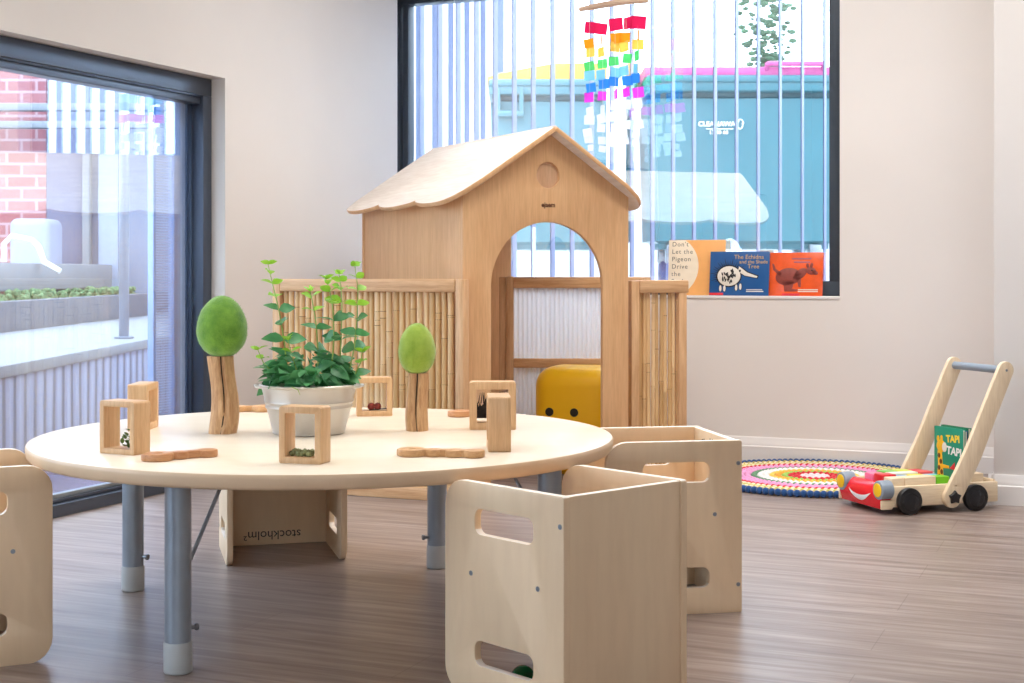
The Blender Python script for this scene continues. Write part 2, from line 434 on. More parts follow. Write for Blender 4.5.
dumpster(489, 637, 9.3, 80, M_teal2, M_yel_lid, 'light teal rubbish bin with a domed yellow lid outside the back window', True)
tb, wb, zrb = dumpster(646, 846, 9.0, 76, M_teal, M_pink_lid, 'teal rubbish bin with a pink lid and white lettering outside the back window', False)
bm = B(); add_cyl(bm, (wb*.10, -.05, zrb+.07), (wb*.38, -.05, zrb+.07), .016)
for q in (.10, .38): add_cyl(bm, (wb*q, -.05, zrb+.07), (wb*q, .0, zrb+.02), .014)
obj('lid_handle', bm, M_pink_lid, tb)
LM = T3((-.16, -.0005, zrb-.30)) @ XZ
bm = B()
add_text(bm, 'CLEANAWAY', .042, T3((-.01, .005, 0)) @ LM, bold=.0012); o = obj('lettering', bm, M_white, tb); o['label'] = 'white lettering'
bm = B(); add_text(bm, '13 40 60', .034, T3((-.01, .008, -.052)) @ LM, bold=.001)
o = obj('number_lettering', bm, M_white, tb); o['label'] = 'white numbers'
obj('underline', add_box(B(), (-.25, -.003, zrb-.333), (-.08, .004, zrb-.328)), M_white, tb)
bm = B()
for a0 in (0, PI):
    pts = [(.125+.02*math.cos(a0+i/10*PI*1.1)*(1-.3*i/10), .0, .0+.03*math.sin(a0+i/10*PI*1.1)) for i in range(11)]
    add_tube(bm, [T3((-.16, .004, zrb-.30)) @ Vector(p) for p in pts], .004, 6)
o = obj('emblem', bm, M_white, tb); o['label'] = 'white looped emblem'
# lean the lettering on the tapered front
# white downpipe between the bins
bm = B(); pz = at(617, 100, 8.2).z
p = W((616-512)/F*8.2, 8.2, 0)
add_cyl(bm, (p.x, p.y, GZ), (p.x, p.y, pz+.2), .055, seg=24); add_cyl(bm, (p.x, p.y, pz+.2), (p.x, p.y, pz+.28), .07, seg=24, rim=.01)
tag(obj('bollard', bm, M_white), 'white round post standing in front of the gap between the two rubbish bins', 'post')
# far boundary
M_far = plain('far_render', (190, 196, 204), .8, var=.03, scale=2)
bm = B(); add_box(bm, (-9, 15, GZ), (9, 15.2, GZ+1.6)); struct('wall_boundary', bm, M_far)
fn = thing('paling_fence', W((398-512)/F*12.5, 12.5, GZ), TH, 'tall pale paling fence beyond the left end of the back window', 'fence')
bm = B(); add_box(bm, (-.1, .03, 0), (.92, .06, 2.6)); obj('backing_board', bm, plain('blue_grey_board', (96, 112, 150), .7), fn)
bm = B()
for i in range(7): add_box(bm, (-.08+i*.14, 0, 0), (.015+i*.14, .028, 2.62), .003)
obj('palings', bm, M_far, fn)
M_leafy = plain('far_foliage', (74, 104, 78), .8, var=.25, scale=8)
tp = W((766-512)/F*14, 14, GZ)
tr = thing('street_tree', tp, 0, 'slim green tree standing far beyond the pink-lidded bin', 'tree')
bm = B(); add_tube(bm, [(0, 0, 0), (.03, 0, 1), (0, .02, 2.2)], [.07, .06, .04]); obj('trunk', bm, plain('bark', (120, 100, 84), .9), tr)
bm = B()
for i in range(420):
    a = random.random()*2*PI; r = math.sqrt(random.random())*.30; z_ = 1.35+random.random()*2.1
    r *= .35+.65*abs(math.sin(z_*3.1))
    leaf_d = Vector((random.uniform(-1, 1), random.uniform(-1, 1), random.uniform(-.6, .6)))
    add_sphere(bm, (r*math.cos(a), r*math.sin(a), z_), .022+random.random()*.026, 1, (1, 1, .6))
obj('crown', bm, M_leafy, tr)

# ------------------------------------------------------------------ outside the left window
M_slab = plain('white_concrete', (132, 136, 142), .7, var=.03, scale=3)
M_bark = plain('violet_gravel', (92, 82, 108), .9, var=.35, scale=70, bumps=.6)
bm = B(); add_box(bm, (-16, -3, -.15), (UF-.12, 20, -.02)); struct('ground_outside_left', bm, M_bark)
# ribbed retaining wall running away from the camera
m, nt, b = base('ribbed_concrete')
v = coords(nt, (1, 1, 1)); wv = nt.nodes.new('ShaderNodeTexWave'); wv.wave_type = 'BANDS'; wv.bands_direction = 'Y'
wv.inputs['Scale'].default_value = 2.6; wv.inputs['Distortion'].default_value = .8; wv.inputs['Detail'].default_value = 2; nt.links.new(v, wv.inputs['Vector'])
f = noise(nt, coords(nt, (1, 8, .6)), 6, 4)
cr = ramp(nt, wv.outputs['Fac'], [(.05, lin((104, 108, 126))), (.3, lin((150, 156, 176))), (1, lin((164, 170, 190)))])
g = ramp(nt, f, [(.3, (.8, .8, .82, 1)), (.7, (1, 1, 1, 1))])
n = nt.nodes.new('ShaderNodeMix'); n.data_type = 'RGBA'; n.blend_type = 'MULTIPLY'; n.inputs['Factor'].default_value = .8
nt.links.new(cr, n.inputs[6]); nt.links.new(g, n.inputs[7]); nt.links.new(n.outputs[2], b.inputs['Base Color']); bump(nt, b, wv.outputs['Fac'], .5, .02); setp(b, 'Roughness', .8)
M_rib = m
def yard(name, bm, mat, kind=True, **k):
    o = obj(name, bm, mat, loc=(0, 0, 0), rot=(0, 0, TH), **k)      # built in a frame whose y axis runs along the ramp
    if kind: o['kind'] = 'structure'
    return o
Xw = -1.92
yard('wall_retaining', add_box(B(), (Xw-.14, 2.0, -.02), (Xw, 15, .335)), M_rib)
yard('trim_ledge', add_box(B(), (-2.95, 2.0, .335), (Xw+.02, 15, .385), .008), M_slab)
yard('wall_planter', add_box(B(), (-3.08, 2.0, -.02), (-2.95, 16, .56), .005), plain('dark_planter', (88, 92, 104), .8))
M_hedge = plain('hedge_green', (96, 124, 84), .9, var=.35, scale=40, bumps=.5)
bm = B()
for i in range(1100):
    add_sphere(bm, (-3.28+random.uniform(-.14, .14), 4+i*.0074, .50+random.random()*.10), .014+random.random()*.018, 1)
o = yard('planter_hedge', bm, M_hedge, False); tag(o, 'low green planting in the strip behind the grey planter wall outside', 'plants', None, 'stuff')
yard('trim_ramp', add_box(B(), (-4.6, 3.0, .60), (-3.5, 15.5, .80), .01), M_slab)
# metal post on the ledge
pp = W(Xw-.12, (Xw-.12)/((124-512)/F), .385)
bm = B(); add_cyl(bm, (0, 0, 0), (0, 0, 1.9), .026, seg=20, rim=.002)
po = thing('ramp_post', pp, 0, 'round pale metal post standing on the white ledge outside the left window', 'post')
obj('post_tube', bm, plain('galvanised', (130, 138, 152), .35, .3, var=.04), po)
bm = B(); add_cyl(bm, (0, 0, 0), (0, 0, .012), .05, seg=20, rim=.003); obj('base_flange', bm, MATS['galvanised'], po)
# hand rails beyond
hr = thing('ramp_handrail', W(0, 0, 0), TH, 'bent white metal handrail in front of the brick wall outside', 'handrail')
bm = B()
Y = 10.6
def yp(px, py, d): return ((px-512)/F*d, d, E-(py-HY)*d/F)
z0 = .80
a = yp(4, 236, Y); b_ = yp(36, 240, Y); c_ = yp(44, 262, Y)
add_tube(bm, [(a[0], Y, .81), (a[0], Y, a[2]-.06), (a[0]+.06, Y, a[2]), (b_[0]-.03, Y, b_[2]), (b_[0]+.02, Y, b_[2]-.05), c_, (c_[0]+.12, Y, c_[2]-.07)], .022, 8)
obj('rail_tube', bm, M_white, hr)
# far building
Yb = 12.6
m, nt, b = base('red_brick')
v = coords(nt, (1, 1, 1), 'Object', (PI/2, 0, 0))
br = nt.nodes.new('ShaderNodeTexBrick'); nt.links.new(v, br.inputs['Vector'])
for k, vv in (('Scale', 1), ('Mortar Size', .012), ('Brick Width', .26), ('Row Height', .105)): br.inputs[k].default_value = vv
br.inputs['Color1'].default_value = lin((150, 88, 94)); br.inputs['Color2'].default_value = lin((160, 104, 108)); br.inputs['Mortar'].default_value = lin((176, 146, 150))
nt.links.new(br.outputs['Color'], b.inputs['Base Color']); setp(b, 'Roughness', .85); M_brick = m
xb = lambda px: (px-512)/F*Yb
zb_ = lambda py: E-(py-HY)*Yb/F
yard('wall_brick', add_box(B(), (-9, Yb, -.02), (xb(46), Yb+.4, 4)), M_brick)
M_door = plain('mauve_grey_door', (96, 100, 124), .6, var=.04, scale=2); M_pale = plain('pale_cladding', (122, 130, 150), .6, var=.03, scale=2)
yard('wall_cladding', add_box(B(), (xb(46), Yb+.05, -.02), (xb(330), Yb+.4, 4)), M_pale)
yard('door_1', add_box(B(), (xb(46), Yb, -.02), (xb(84), Yb+.04, zb_(128)), .01), M_door)
yard('trim_1', add_box(B(), (xb(84), Yb-.06, -.02), (xb(91), Yb+.04, 3.6), .01), M_slab)
yard('door_2', add_box(B(), (xb(98), Yb, -.02), (xb(118), Yb+.04, zb_(128)), .01), plain('pale_blue_door', (150, 160, 180), .5, var=.03))
yard('trim_2', add_box(B(), (xb(0)-4, Yb-.35, zb_(115)), (xb(230), Yb-.25, zb_(108)), .01), M_slab)
yard('trim_3', add_box(B(), (xb(0)-4, Yb-.35, zb_(132)), (xb(230), Yb-.25, zb_(125)), .01), M_slab)
bm = B(); add_box(bm, (xb(44), Yb-.9, .0), (xb(82), Yb-.5, zb_(222)), .06, 3)
yard('garden_bench_box', bm, plain('pale_grey_cabinet', (150, 156, 176), .5, var=.02), False)
tag(bpy.data.objects['garden_bench_box'], 'pale grey rounded cabinet standing beside the brick wall outside', 'cabinet')

# ------------------------------------------------------------------ table
T_Z = E-.347
TC = W(-.3965, 3.08)
tbl = thing('round_table', (TC.x, TC.y, 0), TH, 'large low round birch table on grey metal legs, set with wooden toys', 'table')
tr_, tt = .612, .029
prof = [(0, T_Z-tt), (tr_-.010, T_Z-tt), (tr_-.005, T_Z-tt+.002), (tr_-.002, T_Z-tt+.006), (tr_, T_Z-.009), (tr_-.0005, T_Z-.005), (tr_-.0025, T_Z-.0015), (tr_-.006, T_Z), (0, T_Z)]
bm = add_lathe(B(), prof, 128); bm.normal_update()
for f_ in bm.faces: f_.material_index = 0 if f_.normal.z > .6 or f_.normal.z < -.9 and False else 1
tt_ = obj('tabletop', bm, M_table, tbl); tt_.data.materials.append(plain('table_edge_band', (226, 194, 158), .4, var=.03, scale=12))
def rel(px, py):
    p = on(px, py); l = Matrix.Rotation(-TH, 3, 'Z') @ (p-Vector((TC.x, TC.y, 0))); return l
legs = [rel(178, 672), rel(133, 590), rel(437, 567.5)]
legs.append(legs[0]+legs[2]-legs[1])
ctr = (legs[0]+legs[2])/2
knob_dirs = [Vector((.4, .3, 0)), Vector((1, -.25, 0)), Vector((-1, -.5, 0)), Vector((-1, 0, 0))]
for i, p in enumerate(legs):
    bm = B(); add_cyl(bm, (p.x, p.y, .05), (p.x, p.y, T_Z-tt-.004), .0242, seg=32)
    add_cyl(bm, (p.x, p.y, T_Z-tt-.006), (p.x, p.y, T_Z-tt), .045, seg=32)
    lg = obj('leg', bm, M_leg, tbl)
    bm = B(); add_lathe(bm, [(0, 0), (.024, 0), (.0262, .003), (.0262, .054), (.025, .057), (.0238, .057), (0, .057)], 32, T3((p.x, p.y, 0)))
    obj('foot_sleeve', bm, M_foot, lg)
    k = knob_dirs[i].normalized(); q = Vector((p.x, p.y, .078))
    bm = B(); add_cyl(bm, q+k*.024, q+k*.034, .004, seg=10); add_cyl(bm, q+k*.033, q+k*.04, .007, seg=12, rim=.002); obj('adjusting_screw', bm, M_screw, lg)
    c = Vector((p.x*.45, p.y*.45, T_Z-tt-.006)); qq = Vector((p.x, p.y, T_Z-.21))
    side = Vector((-p.y, p.x, 0)).normalized()
    if i == 0:
        a0 = Vector((p.x+.02, p.y+.015, .205)); a1 = Vector((p.x+.062, p.y+.16, T_Z-tt-.004))
        obj('brace', add_tube(B(), [a0, a1], .004, 8), M_leg, tbl)
    if i == 1:
        bm = B(); add_tube(bm, [Vector((p.x+.024, p.y-.01, T_Z-tt-.045)), Vector((p.x+.018, p.y-.05, T_Z-tt-.003))], .003, 8)
        add_tube(bm, [Vector((p.x+.024, p.y-.01, T_Z-tt-.045)), Vector((p.x+.06, p.y+.02, T_Z-tt-.003))], .003, 8); obj('brace', bm, M_leg, tbl)
    if i == 3:
        obj('brace', add_tube(B(), [Vector((p.x-.02, p.y, T_Z-.16)), Vector((p.x-.09, p.y+.02, T_Z-tt-.003))], .0035, 8), M_leg, tbl)

# ------------------------------------------------------------------ cube chairs
CW = .30
def toplit_faces(bm):
    bmesh.ops.recalc_face_normals(bm, faces=bm.faces); bm.normal_update()
    for f_ in bm.faces:
        if f_.normal.z > .5: f_.material_index = 1  # upward faces take the paler ply, coloured as if lit from above
def make_chair(label, hc, text_top, ox, oy, e1):
    """local x along the back panel, y from the back to the open front"""
    p = W(ox, oy); d1 = W(*e1); ang = math.atan2(d1.y, d1.x)
    t = thing('cube_chair', p, ang, label, 'chair')
    t_ = .015
    def sidez(z): return z*hc/.37
    slots = [rrect(.07, sidez(.281), .222, sidez(.328), .017), rrect(.07, sidez(.055), .222, sidez(.101), .017)]
    outer = rrect(0, 0, CW, hc, (.004, .045, .045, .004))
    for x in (0, CW-t_):
        bm = B(); add_plate(bm, outer, slots, t_, .0015, T3((x+t_/2, 0, 0)) @ R3(PI/2, 'Z') @ XZ)
        toplit_faces(bm); s = obj('side_panel', bm, M_birch, t); s.data.materials.append(M_birch_toplit)
        for y, z in ((.06, .213), (.23, .213), (.007, .322), (.007, .06)):
            fx = x if x == 0 else x+t_
            dx = -1 if x == 0 else 1
            bm = B(); add_cyl(bm, (fx-dx*.004, y, sidez(z)), (fx+dx*.0006, y, sidez(z)), .0045, seg=14)
            add_cyl(bm, (fx, y, sidez(z)), (fx+dx*.0009, y, sidez(z)), .002, seg=6)
            obj('screw', bm, M_screw, s)
    bm = add_box(B(), (t_, 0.001, 0), (CW-t_, t_+.001, hc), .0015); toplit_faces(bm); s = obj('back_panel', bm, M_birch, t); s.data.materials.append(M_birch_toplit)
    obj('seat', add_box(B(), (t_, .022, sidez(.205)), (CW-t_, CW-.025, sidez(.22)), .003), M_birch, t)
    # stencilled word on the inside of the back panel
    bm = B(); yi = t_+.0013
    if text_top: M = T3((CW/2, yi, hc-.026)) @ R3(PI, 'Z') @ XZ
    else: M = T3((CW/2+.01, yi, .026)) @ R3(PI, 'Y') @ R3(PI, 'Z') @ XZ
    add_text(bm, 'stockholm\u00b2', .034, M)
    o = obj('lettering', bm, M_black, t); o['label'] = 'black stencilled word stockholm'
    return t
c1 = make_chair('birch ply cube chair in front of the table with a green ball inside', .37, True, .0824, 2.326, (.745, .667))
c2 = make_chair('birch ply cube chair right of the table, nearest the round rug', .37, True, .496, 3.114, (-.18, .984))
e2 = Vector((.9, .43)).normalized(); e1 = Vector((e2.y, -e2.x))
o3 = Vector((-.869, 2.72))-CW*e1-CW*e2
c3 = make_chair('birch ply cube chair cut off by the left edge, beside the sliding window', .37, True, o3.x, o3.y, (e1.x, e1.y))
c4 = make_chair('upside-down birch ply cube chair standing behind the table, opening towards it', .355, False, -.497, 3.945, (-.965, -.262))
# green ball inside the front chair
bm = B(); add_sphere(bm, (0, 0, .022), .022, 3)
pb = W(.03, 2.60)
gp = on(523, 690, 0); 
tag(obj('ball', bm, plain('green_gloss', (14, 120, 70), .08, var=.03), loc=(gp.x, gp.y, 0)), 'glossy green ball on the floor inside the front cube chair', 'ball')

# ------------------------------------------------------------------ things on the table
def tp_(px, py): return on(px, py, T_Z)
def felt(name, c, c2):
    m, nt, b = base(name); v = coords(nt)
    f = noise(nt, v, 28, 4, .6); f2 = noise(nt, v, 300, 2, .7)
    nt.links.new(ramp(nt, f, [(.3, lin(c2)), (.65, lin(c))]), b.inputs['Base Color']); setp(b, 'Roughness', .95); setp(b, 'Specular IOR Level', .1)
    setp(b, 'Sheen Weight', .35); setp(b, 'Sheen Roughness', .5)
    bump(nt, b, f2, .5, .003); return m
def fuzz(bm, fn, n, ln=.004, r=.00018):
    for i in range(n):
        p, nn = fn(); d = (nn+Vector((random.uniform(-1, 1), random.uniform(-1, 1), random.uniform(-1, 1)))*.7).normalized()
        t = d.orthogonal().normalized()*r
        a, b_, c = bm.verts.new(p-t), bm.verts.new(p+t), bm.verts.new(p+d*ln*random.uniform(.5, 1.3))
        bm.faces.new((a, b_, c))
def felt_tree(px, py, trw, trh, ew, eh, cols, lean, label):
    p = tp_(px, py); t = thing('felt_tree_toy', p, TH, label, 'toy tree', 'felt and wood toy trees on the table')
    bm = B(); seg = 24; rings = []
    for k in range(13):
        s = k/12; z = trh*s
        cx = lean*math.sin(s*PI*1.4)*trw*.25; r0 = trw/2*(1.04-.10*s+.04*math.sin(s*7))
        ring = []
        for i in range(seg):
            a = 2*PI*i/seg; r = r0*(1+.05*math.sin(3*a+s*2)+.03*math.sin(5*a+1))
            # a long crack down the front
            dc = abs(((a-(-PI/2+.1+lean*.5*s)) + PI) % (2*PI)-PI)
            if dc < .14: r *= .80
            ring.append(bm.verts.new((cx+r*math.cos(a), r*math.sin(a)*.95, z)))
        rings.append(ring)
    for a, b_ in zip(rings, rings[1:]):
        for i in range(seg): bm.faces.new((a[i], a[(i+1) % seg], b_[(i+1) % seg], b_[i]))
    bm.faces.new(rings[0][::-1]); bm.faces.new(rings[-1])
    obj('trunk', bm, M_trunk, t, ang=.9)
    # crack lining
    bm = B(); add_tube(bm, [(lean*math.sin(s*PI*1.4)*trw*.25+(trw/2*.86)*math.cos(-PI/2+.1+lean*.5*s), (trw/2*.84)*math.sin(-PI/2+.1+lean*.5*s), trh*s) for s in [i/10 for i in range(11)]], .0014, 6)
    obj('crack', bm, plain('dark_crack', (54, 34, 22), .9), t)
    bm = B(); prof = []; n = 22
    for i in range(n+1):
        a = PI*i/n; zz = -math.cos(a); r = math.sin(a)*(1-.10*zz)
        prof.append((ew/2*max(r, 0) if 0 < i < n else 0, trh-.004+eh/2*(1+zz)))
    add_lathe(bm, prof, 32)
    for v in bm.verts:
        v.co += Vector((random.uniform(-1, 1), random.uniform(-1, 1), random.uniform(-1, 1)))*.0006
    def fn():
        a = random.random()*2*PI; zz = random.uniform(-.98, .98); s = math.sqrt(1-zz*zz); r = s*(1-.10*zz)*ew/2
        return Vector((r*math.cos(a), r*math.sin(a), trh-.004+eh/2*(1+zz))), Vector((s*math.cos(a), s*math.sin(a), zz))
    fuzz(bm, fn, 1400)
    obj('felt_crown', bm, felt(label[:12]+'_felt', *cols), t, ang=3)
felt_tree(222, 433, .058, .166, .108, .134, ((122, 166, 62), (84, 132, 48)), 0.35, 'taller toy tree with a dark green felt crown, left of the potted plant')
felt_tree(417, 430.5, .047, .126, .081, .113, ((164, 188, 78), (136, 166, 60)), -.2, 'shorter toy tree with a lime green felt crown, right of the potted plant')

# wooden window blocks
M_acr = glass('acrylic_pane', (.985, .99, .99, 1), .04)
def window_block(px, py, ang, w, h, dep, bar, label, content):
    """px,py: front bottom left corner of the block as seen; ang: heading of its front face in the camera plan"""
    p = tp_(px, py)
    t = thing('wooden_window_block', p, TH+ang, label, 'wooden block', 'see-through wooden blocks on the table')
    bm = B(); add_plate(bm, rrect(0, 0, w, h, .004, 3), [rrect(bar, bar, w-bar, h-bar, .002, 3)], dep-.002, .0012, T3((0, dep/2, 0)) @ XZ)
    obj('frame', bm, M_wood2, t)
    obj('pane', add_box(B(), (bar-.001, dep*.5+.013, bar-.001), (w-bar+.001, dep*.5+.015, h-bar+.001)), M_acr, t)
    if content == 'leaf':
        bm = B()
        for i in range(26):
            c = Vector((w*.62+random.uniform(-.2, .2)*w*.8, dep*.5+random.uniform(-.008, .010), bar+.002+abs(random.gauss(0, .010))))
            leaf(bm, c, Vector((random.uniform(-1, 1), random.uniform(-.4, .4), random.uniform(-.1, .8))), .014, .008)
        obj('dried_leaves', bm, plain('moss_leaf', (88, 112, 48), .8, var=.3, scale=90), t)
    if content == 'moss':
        bm = B()
        for i in range(22): add_sphere(bm, (w*.42+random.uniform(-.018, .02), dep*.5+random.uniform(-.006, .006), bar+.002+random.random()*.009), .004+random.random()*.003, 1)
        obj('dried_moss', bm, plain('pale_moss', (146, 152, 104), .9, var=.3, scale=90), t)
    if content == 'berry':
        for x in (.42, .60):
            bm = B(); add_sphere(bm, (w*x, dep*.5, bar+.0105), .0095, 2); obj('red_berry', bm, plain('dried_berry', (150, 58, 52), .5, var=.25, scale=80), t)
        bm = B(); add_tube(bm, [(w*.36, dep*.5-.006, bar+.002), (w*.6, dep*.5-.008, bar+.004), (w*.86, dep*.5-.004, bar+.006)], .0014, 6)
        obj('twig', bm, plain('dark_twig', (70, 50, 38), .8), t)
    if content == 'feather':
        bm = B()
        pts = []
        n = 30
        for i in range(n+1):
            s = i/n; pts.append((bar+.001+s*(w-2*bar-.002), h-bar-.012-.012*abs(math.sin(s*9))-.026*max(0, .35-s)*2-random.uniform(0, .012)))
        outer = [(bar+.001, bar+.010)]+pts+[(w-bar-.001, bar+.010)]
        add_plate(bm, outer, (), .008, .0008, T3((0, dep*.5+.004, 0)) @ XZ)
        for i in range(14):
            x = bar+.004+random.random()*(w-2*bar-.008); z = h-bar-.022
            add_tube(bm, [(x, dep*.5, z-.012), (x+random.uniform(-.006, .006), dep*.5, z+.012)], [.0014, .0003], 5)
        obj('dark_bark', bm, plain('charcoal_bark', (58, 52, 50), .9, var=.3, scale=60), t)
    return t
def leaf(bm, p, d, ln, wd, fold=.25, droop=.2, roll=0):
    d = Vector(d).normalized(); up = Vector((0, 0, 1))
    s = d.cross(up)
    if s.length < .05: s = d.cross(Vector((1, 0, 0)))
    s.normalize(); n = s.cross(d).normalized()
    s, n = (s*math.cos(roll)+n*math.sin(roll)), (n*math.cos(roll)-s*math.sin(roll))
    prof = [(0, .05), (.2, .72), (.42, 1), (.65, .82), (.85, .42), (1, .02)]
    L = []; Cn = []; R = []
    for q, w in prof:
        c = Vector(p)+d*ln*q-n*ln*droop*q*q
        Cn.append(bm.verts.new(c)); L.append(bm.verts.new(c+s*wd*w/2+n*wd*fold*w*.5)); R.append(bm.verts.new(c-s*wd*w/2+n*wd*fold*w*.5))
    for i in range(len(prof)-1):
        bm.faces.new((Cn[i], L[i], L[i+1], Cn[i+1])); bm.faces.new((R[i], Cn[i], Cn[i+1], R[i+1]))
window_block(99.5, 453, -.50, .086, .100, .046, .009, 'see-through wooden block with green leaves inside, at the left end of the table', 'leaf')
window_block(279, 463, -.30, .081, .102, .046, .010, 'see-through wooden block with pale moss inside, in front of the metal planter', 'moss')
window_block(357, 416.5, .15, .084, .092, .046, .011, 'see-through wooden block with two red berries, behind the metal planter', 'berry')
window_block(470, 430, .03, .100, .104, .050, .014, 'wooden block with ragged dark bark inside, at the right of the table', 'feather')
# two blocks seen edge-on: their openings face sideways
window_block(147.5, 431, 1.56, .098, .100, .045, .013, 'empty wooden block turned edge-on behind the leafy block at the left end', None)
window_block(511.5, 452.0, 1.62, .098, .105, .046, .013, 'wooden block turned edge-on in front of the dark bark block', None)

# flat wooden pieces
def bone(px, py, ang, L, label, lobes, hole, mat=None, th=.014):
    """lobed flat wooden piece: lobes = [(pos along, radius)]"""
    p = tp_(px, py); t = thing('wooden_toy_spanner', p, TH+ang, label, 'wooden toy', 'lobed wooden pieces on the table')
    N = 80; top = []; bot = []
    for i in range(N+1):
        x = L*i/N; h = .0065
        for c, r in lobes:
            q = r*r-(x-c*L)**2
            if q > 0: h = max(h, math.sqrt(q))
        if i in (0, N): h = .004
        top.append((x, h)); bot.append((x, -h))
    outer = bot+top[::-1]
    holes = [circle(lobes[0][0]*L, 0, lobes[0][1]*.42, 16)] if hole else []
    bm = B(); add_plate(bm, outer, holes, th, .003, T3((0, 0, th/2)))
    obj('wooden_body', bm, mat or M_red_wood, t)
    return t
M_lt_wood = wood('honey_wood', (222, 176, 126), (196, 144, 94), 'x', 4, .42, 10)
bone(143.5, 461.5, .60, .140, 'reddish-brown lobed wooden piece lying in front of the leafy block', [(.20, .025), (.50, .013), (.88, .017)], True)
bone(399, 455.5, -.18, .162, 'honey-coloured wavy wooden piece lying at the front right of the table', [(.16, .024), (.42, .014), (.66, .015), (.90, .018)], True, M_lt_wood)
bone(228, 411.5, .1, .125, 'lobed wooden piece with a round hole lying behind the taller toy tree', [(.20, .020), (.72, .030)], True, M_lt_wood)
bone(449, 416.5, .15, .11, 'reddish wooden piece lying behind the dark bark block', [(.24, .026), (.8, .018)], True)

# planter
pc = W((309-512)/F*3.105, 3.105, T_Z)
pl = thing('potted_plant', pc, TH, 'leafy mint plant in a cream metal bucket planter on the table', 'potted plant')
m, nt, b = base('cream_galvanised'); f = noise(nt, coords(nt), 7, 4)
nt.links.new(ramp(nt, f, [(.3, lin((198, 190, 180))), (.7, lin((216, 209, 200)))]), b.inputs['Base Color']); setp(b, 'Metallic', .45); setp(b, 'Roughness', .36); M_zinc = m
rb, rt, ph = .0765, .103, .106
def pr(z): return rb+(rt-rb)*z/ph
prof = [(0, 0), (rb-.004, 0), (rb+.001, .002), (rb+.001, .006), (pr(.008), .008)]
for zc in (.058, .070):
    prof += [(pr(zc-.005), zc-.005), (pr(zc)+.002, zc-.001), (pr(zc)+.002, zc+.001), (pr(zc+.005), zc+.005)]
prof += [(pr(ph-.006), ph-.006), (rt+.003, ph-.004), (rt+.004, ph-.001), (rt+.002, ph+.001), (rt-.001, ph), (pr(ph-.012)-.002, ph-.012), (pr(.02)-.002, .02)]
bk = obj('bucket', add_lathe(B(), prof, 48), M_zinc, pl)
for s in (-1, 1):
    bm = B(); add_tube(bm, [(s*(rt-.006), -.026, ph-.006), (s*(rt+.008), -.02, ph-.004), (s*(rt+.013), 0, ph-.003), (s*(rt+.008), .02, ph-.004), (s*(rt-.006), .026, ph-.006)], .0035, 8)
    obj('handle', bm, M_zinc, bk)
bm = B(); add_lathe(bm, [(0, ph-.012), (pr(ph-.016)-.004, ph-.014), (pr(ph-.02)-.004, ph-.02), (0, ph-.02)], 32); obj('soil', bm, plain('potting_soil', (58, 46, 38), .95, var=.4, scale=120, bumps=.8), pl)
def leafmat(name, c, c2):
    m, nt, b = base(name); f = noise(nt, coords(nt), 30, 3)
    nt.links.new(ramp(nt, f, [(.35, lin(c2)), (.65, lin(c))]), b.inputs['Base Color']); setp(b, 'Roughness', .4)
    setp(b, 'Transmission Weight', 0); setp(b, 'Subsurface Weight', .0)
    tl = nt.nodes.new('ShaderNodeBsdfTranslucent'); tl.inputs['Color'].default_value = lin(c)
    mx = nt.nodes.new('ShaderNodeMixShader'); mx.inputs[0].default_value = .28
    out = nt.nodes['Material Output']; nt.links.new(b.outputs[0], mx.inputs[1]); nt.links.new(tl.outputs[0], mx.inputs[2]); nt.links.new(mx.outputs[0], out.inputs['Surface'])
    return m
M_lf_lite = leafmat('young_leaf', (164, 212, 66), (126, 190, 60)); M_lf_dark = leafmat('mint_leaf', (100, 168, 108), (56, 124, 78))
M_stem = plain('stem_green', (150, 178, 84), .5)
def lp(px, py, dy=0):
    d = 3.105+dy; X = (px-512)/F*d; z = E-(py-HY)*d/F
    q = Vector((X-(309-512)/F*3.105, dy, z-T_Z)); return q
stems = [
 ([(289, 384), (284, 340), (279, 310), (272.5, 284), (268, 264)], -.01, 7),
 ([(318, 384), (318, 350), (316, 322), (312, 300), (310, 291)], .02, 5),
 ([(330, 384), (334, 340), (333, 308), (329, 288), (326, 279)], -.02, 6),
 ([(339, 384), (341, 340), (342, 306), (341, 286), (339, 274)], .03, 6),
 ([(346, 384), (354, 350), (357, 320), (358, 290), (355, 266)], 0, 7),
 ([(279, 384), (272, 372), (263, 362), (258, 350)], .0, 4),
 ([(300, 384), (296, 368), (292, 356), (288, 340)], -.04, 4),
 ([(350, 384), (356, 372), (361, 362), (362, 352)], -.01, 3),
]
def spl(pts, s):
    n = len(pts)-1; i = min(int(s*n), n-1); f = s*n-i; return pts[i].lerp(pts[i+1], f)
for si, (pp_, dy, nn) in enumerate(stems):
    pts = [lp(x, y, dy) for x, y in pp_]
    k = max(1, len(pts)*3); fine = [spl(pts, i/k) for i in range(k+1)]
    st = obj('stem', add_tube(B(), fine, [.0019-.0011*i/k for i in range(k+1)], 6), M_stem, pl)
    up = B(); lo = B()
    for j in range(nn):
        s = .25+.75*j/(nn-1); p = spl(pts, min(s, .999)); a = (j % 2)*PI/2+random.uniform(-.4, .4)+si
        big = 1-s
        ln = .019+.036*big if nn > 4 else .020+.018*big
        tgt = up if s > .5 else lo
        for q in (0, PI):
            leaf(tgt, p, (math.cos(a+q), math.sin(a+q)*.8, .25+.5*s+random.uniform(-.2, .2)), ln*random.uniform(.85, 1.15), ln*.72, .2, .35, random.uniform(-1.2, 1.2))
        if j == nn-1:
            for q in range(3): leaf(up, p, (math.cos(a+q*2.1), math.sin(a+q*2.1), .9), .017, .011, .2, .2, random.uniform(-1, 1))
    for bmx, mm, nm in ((up, M_lf_lite, 'young_leaves'), (lo, M_lf_dark, 'leaves')):
        if len(bmx.verts): obj(nm, bmx, mm, st, ang=3)
        else: bmx.free()
bm = B()
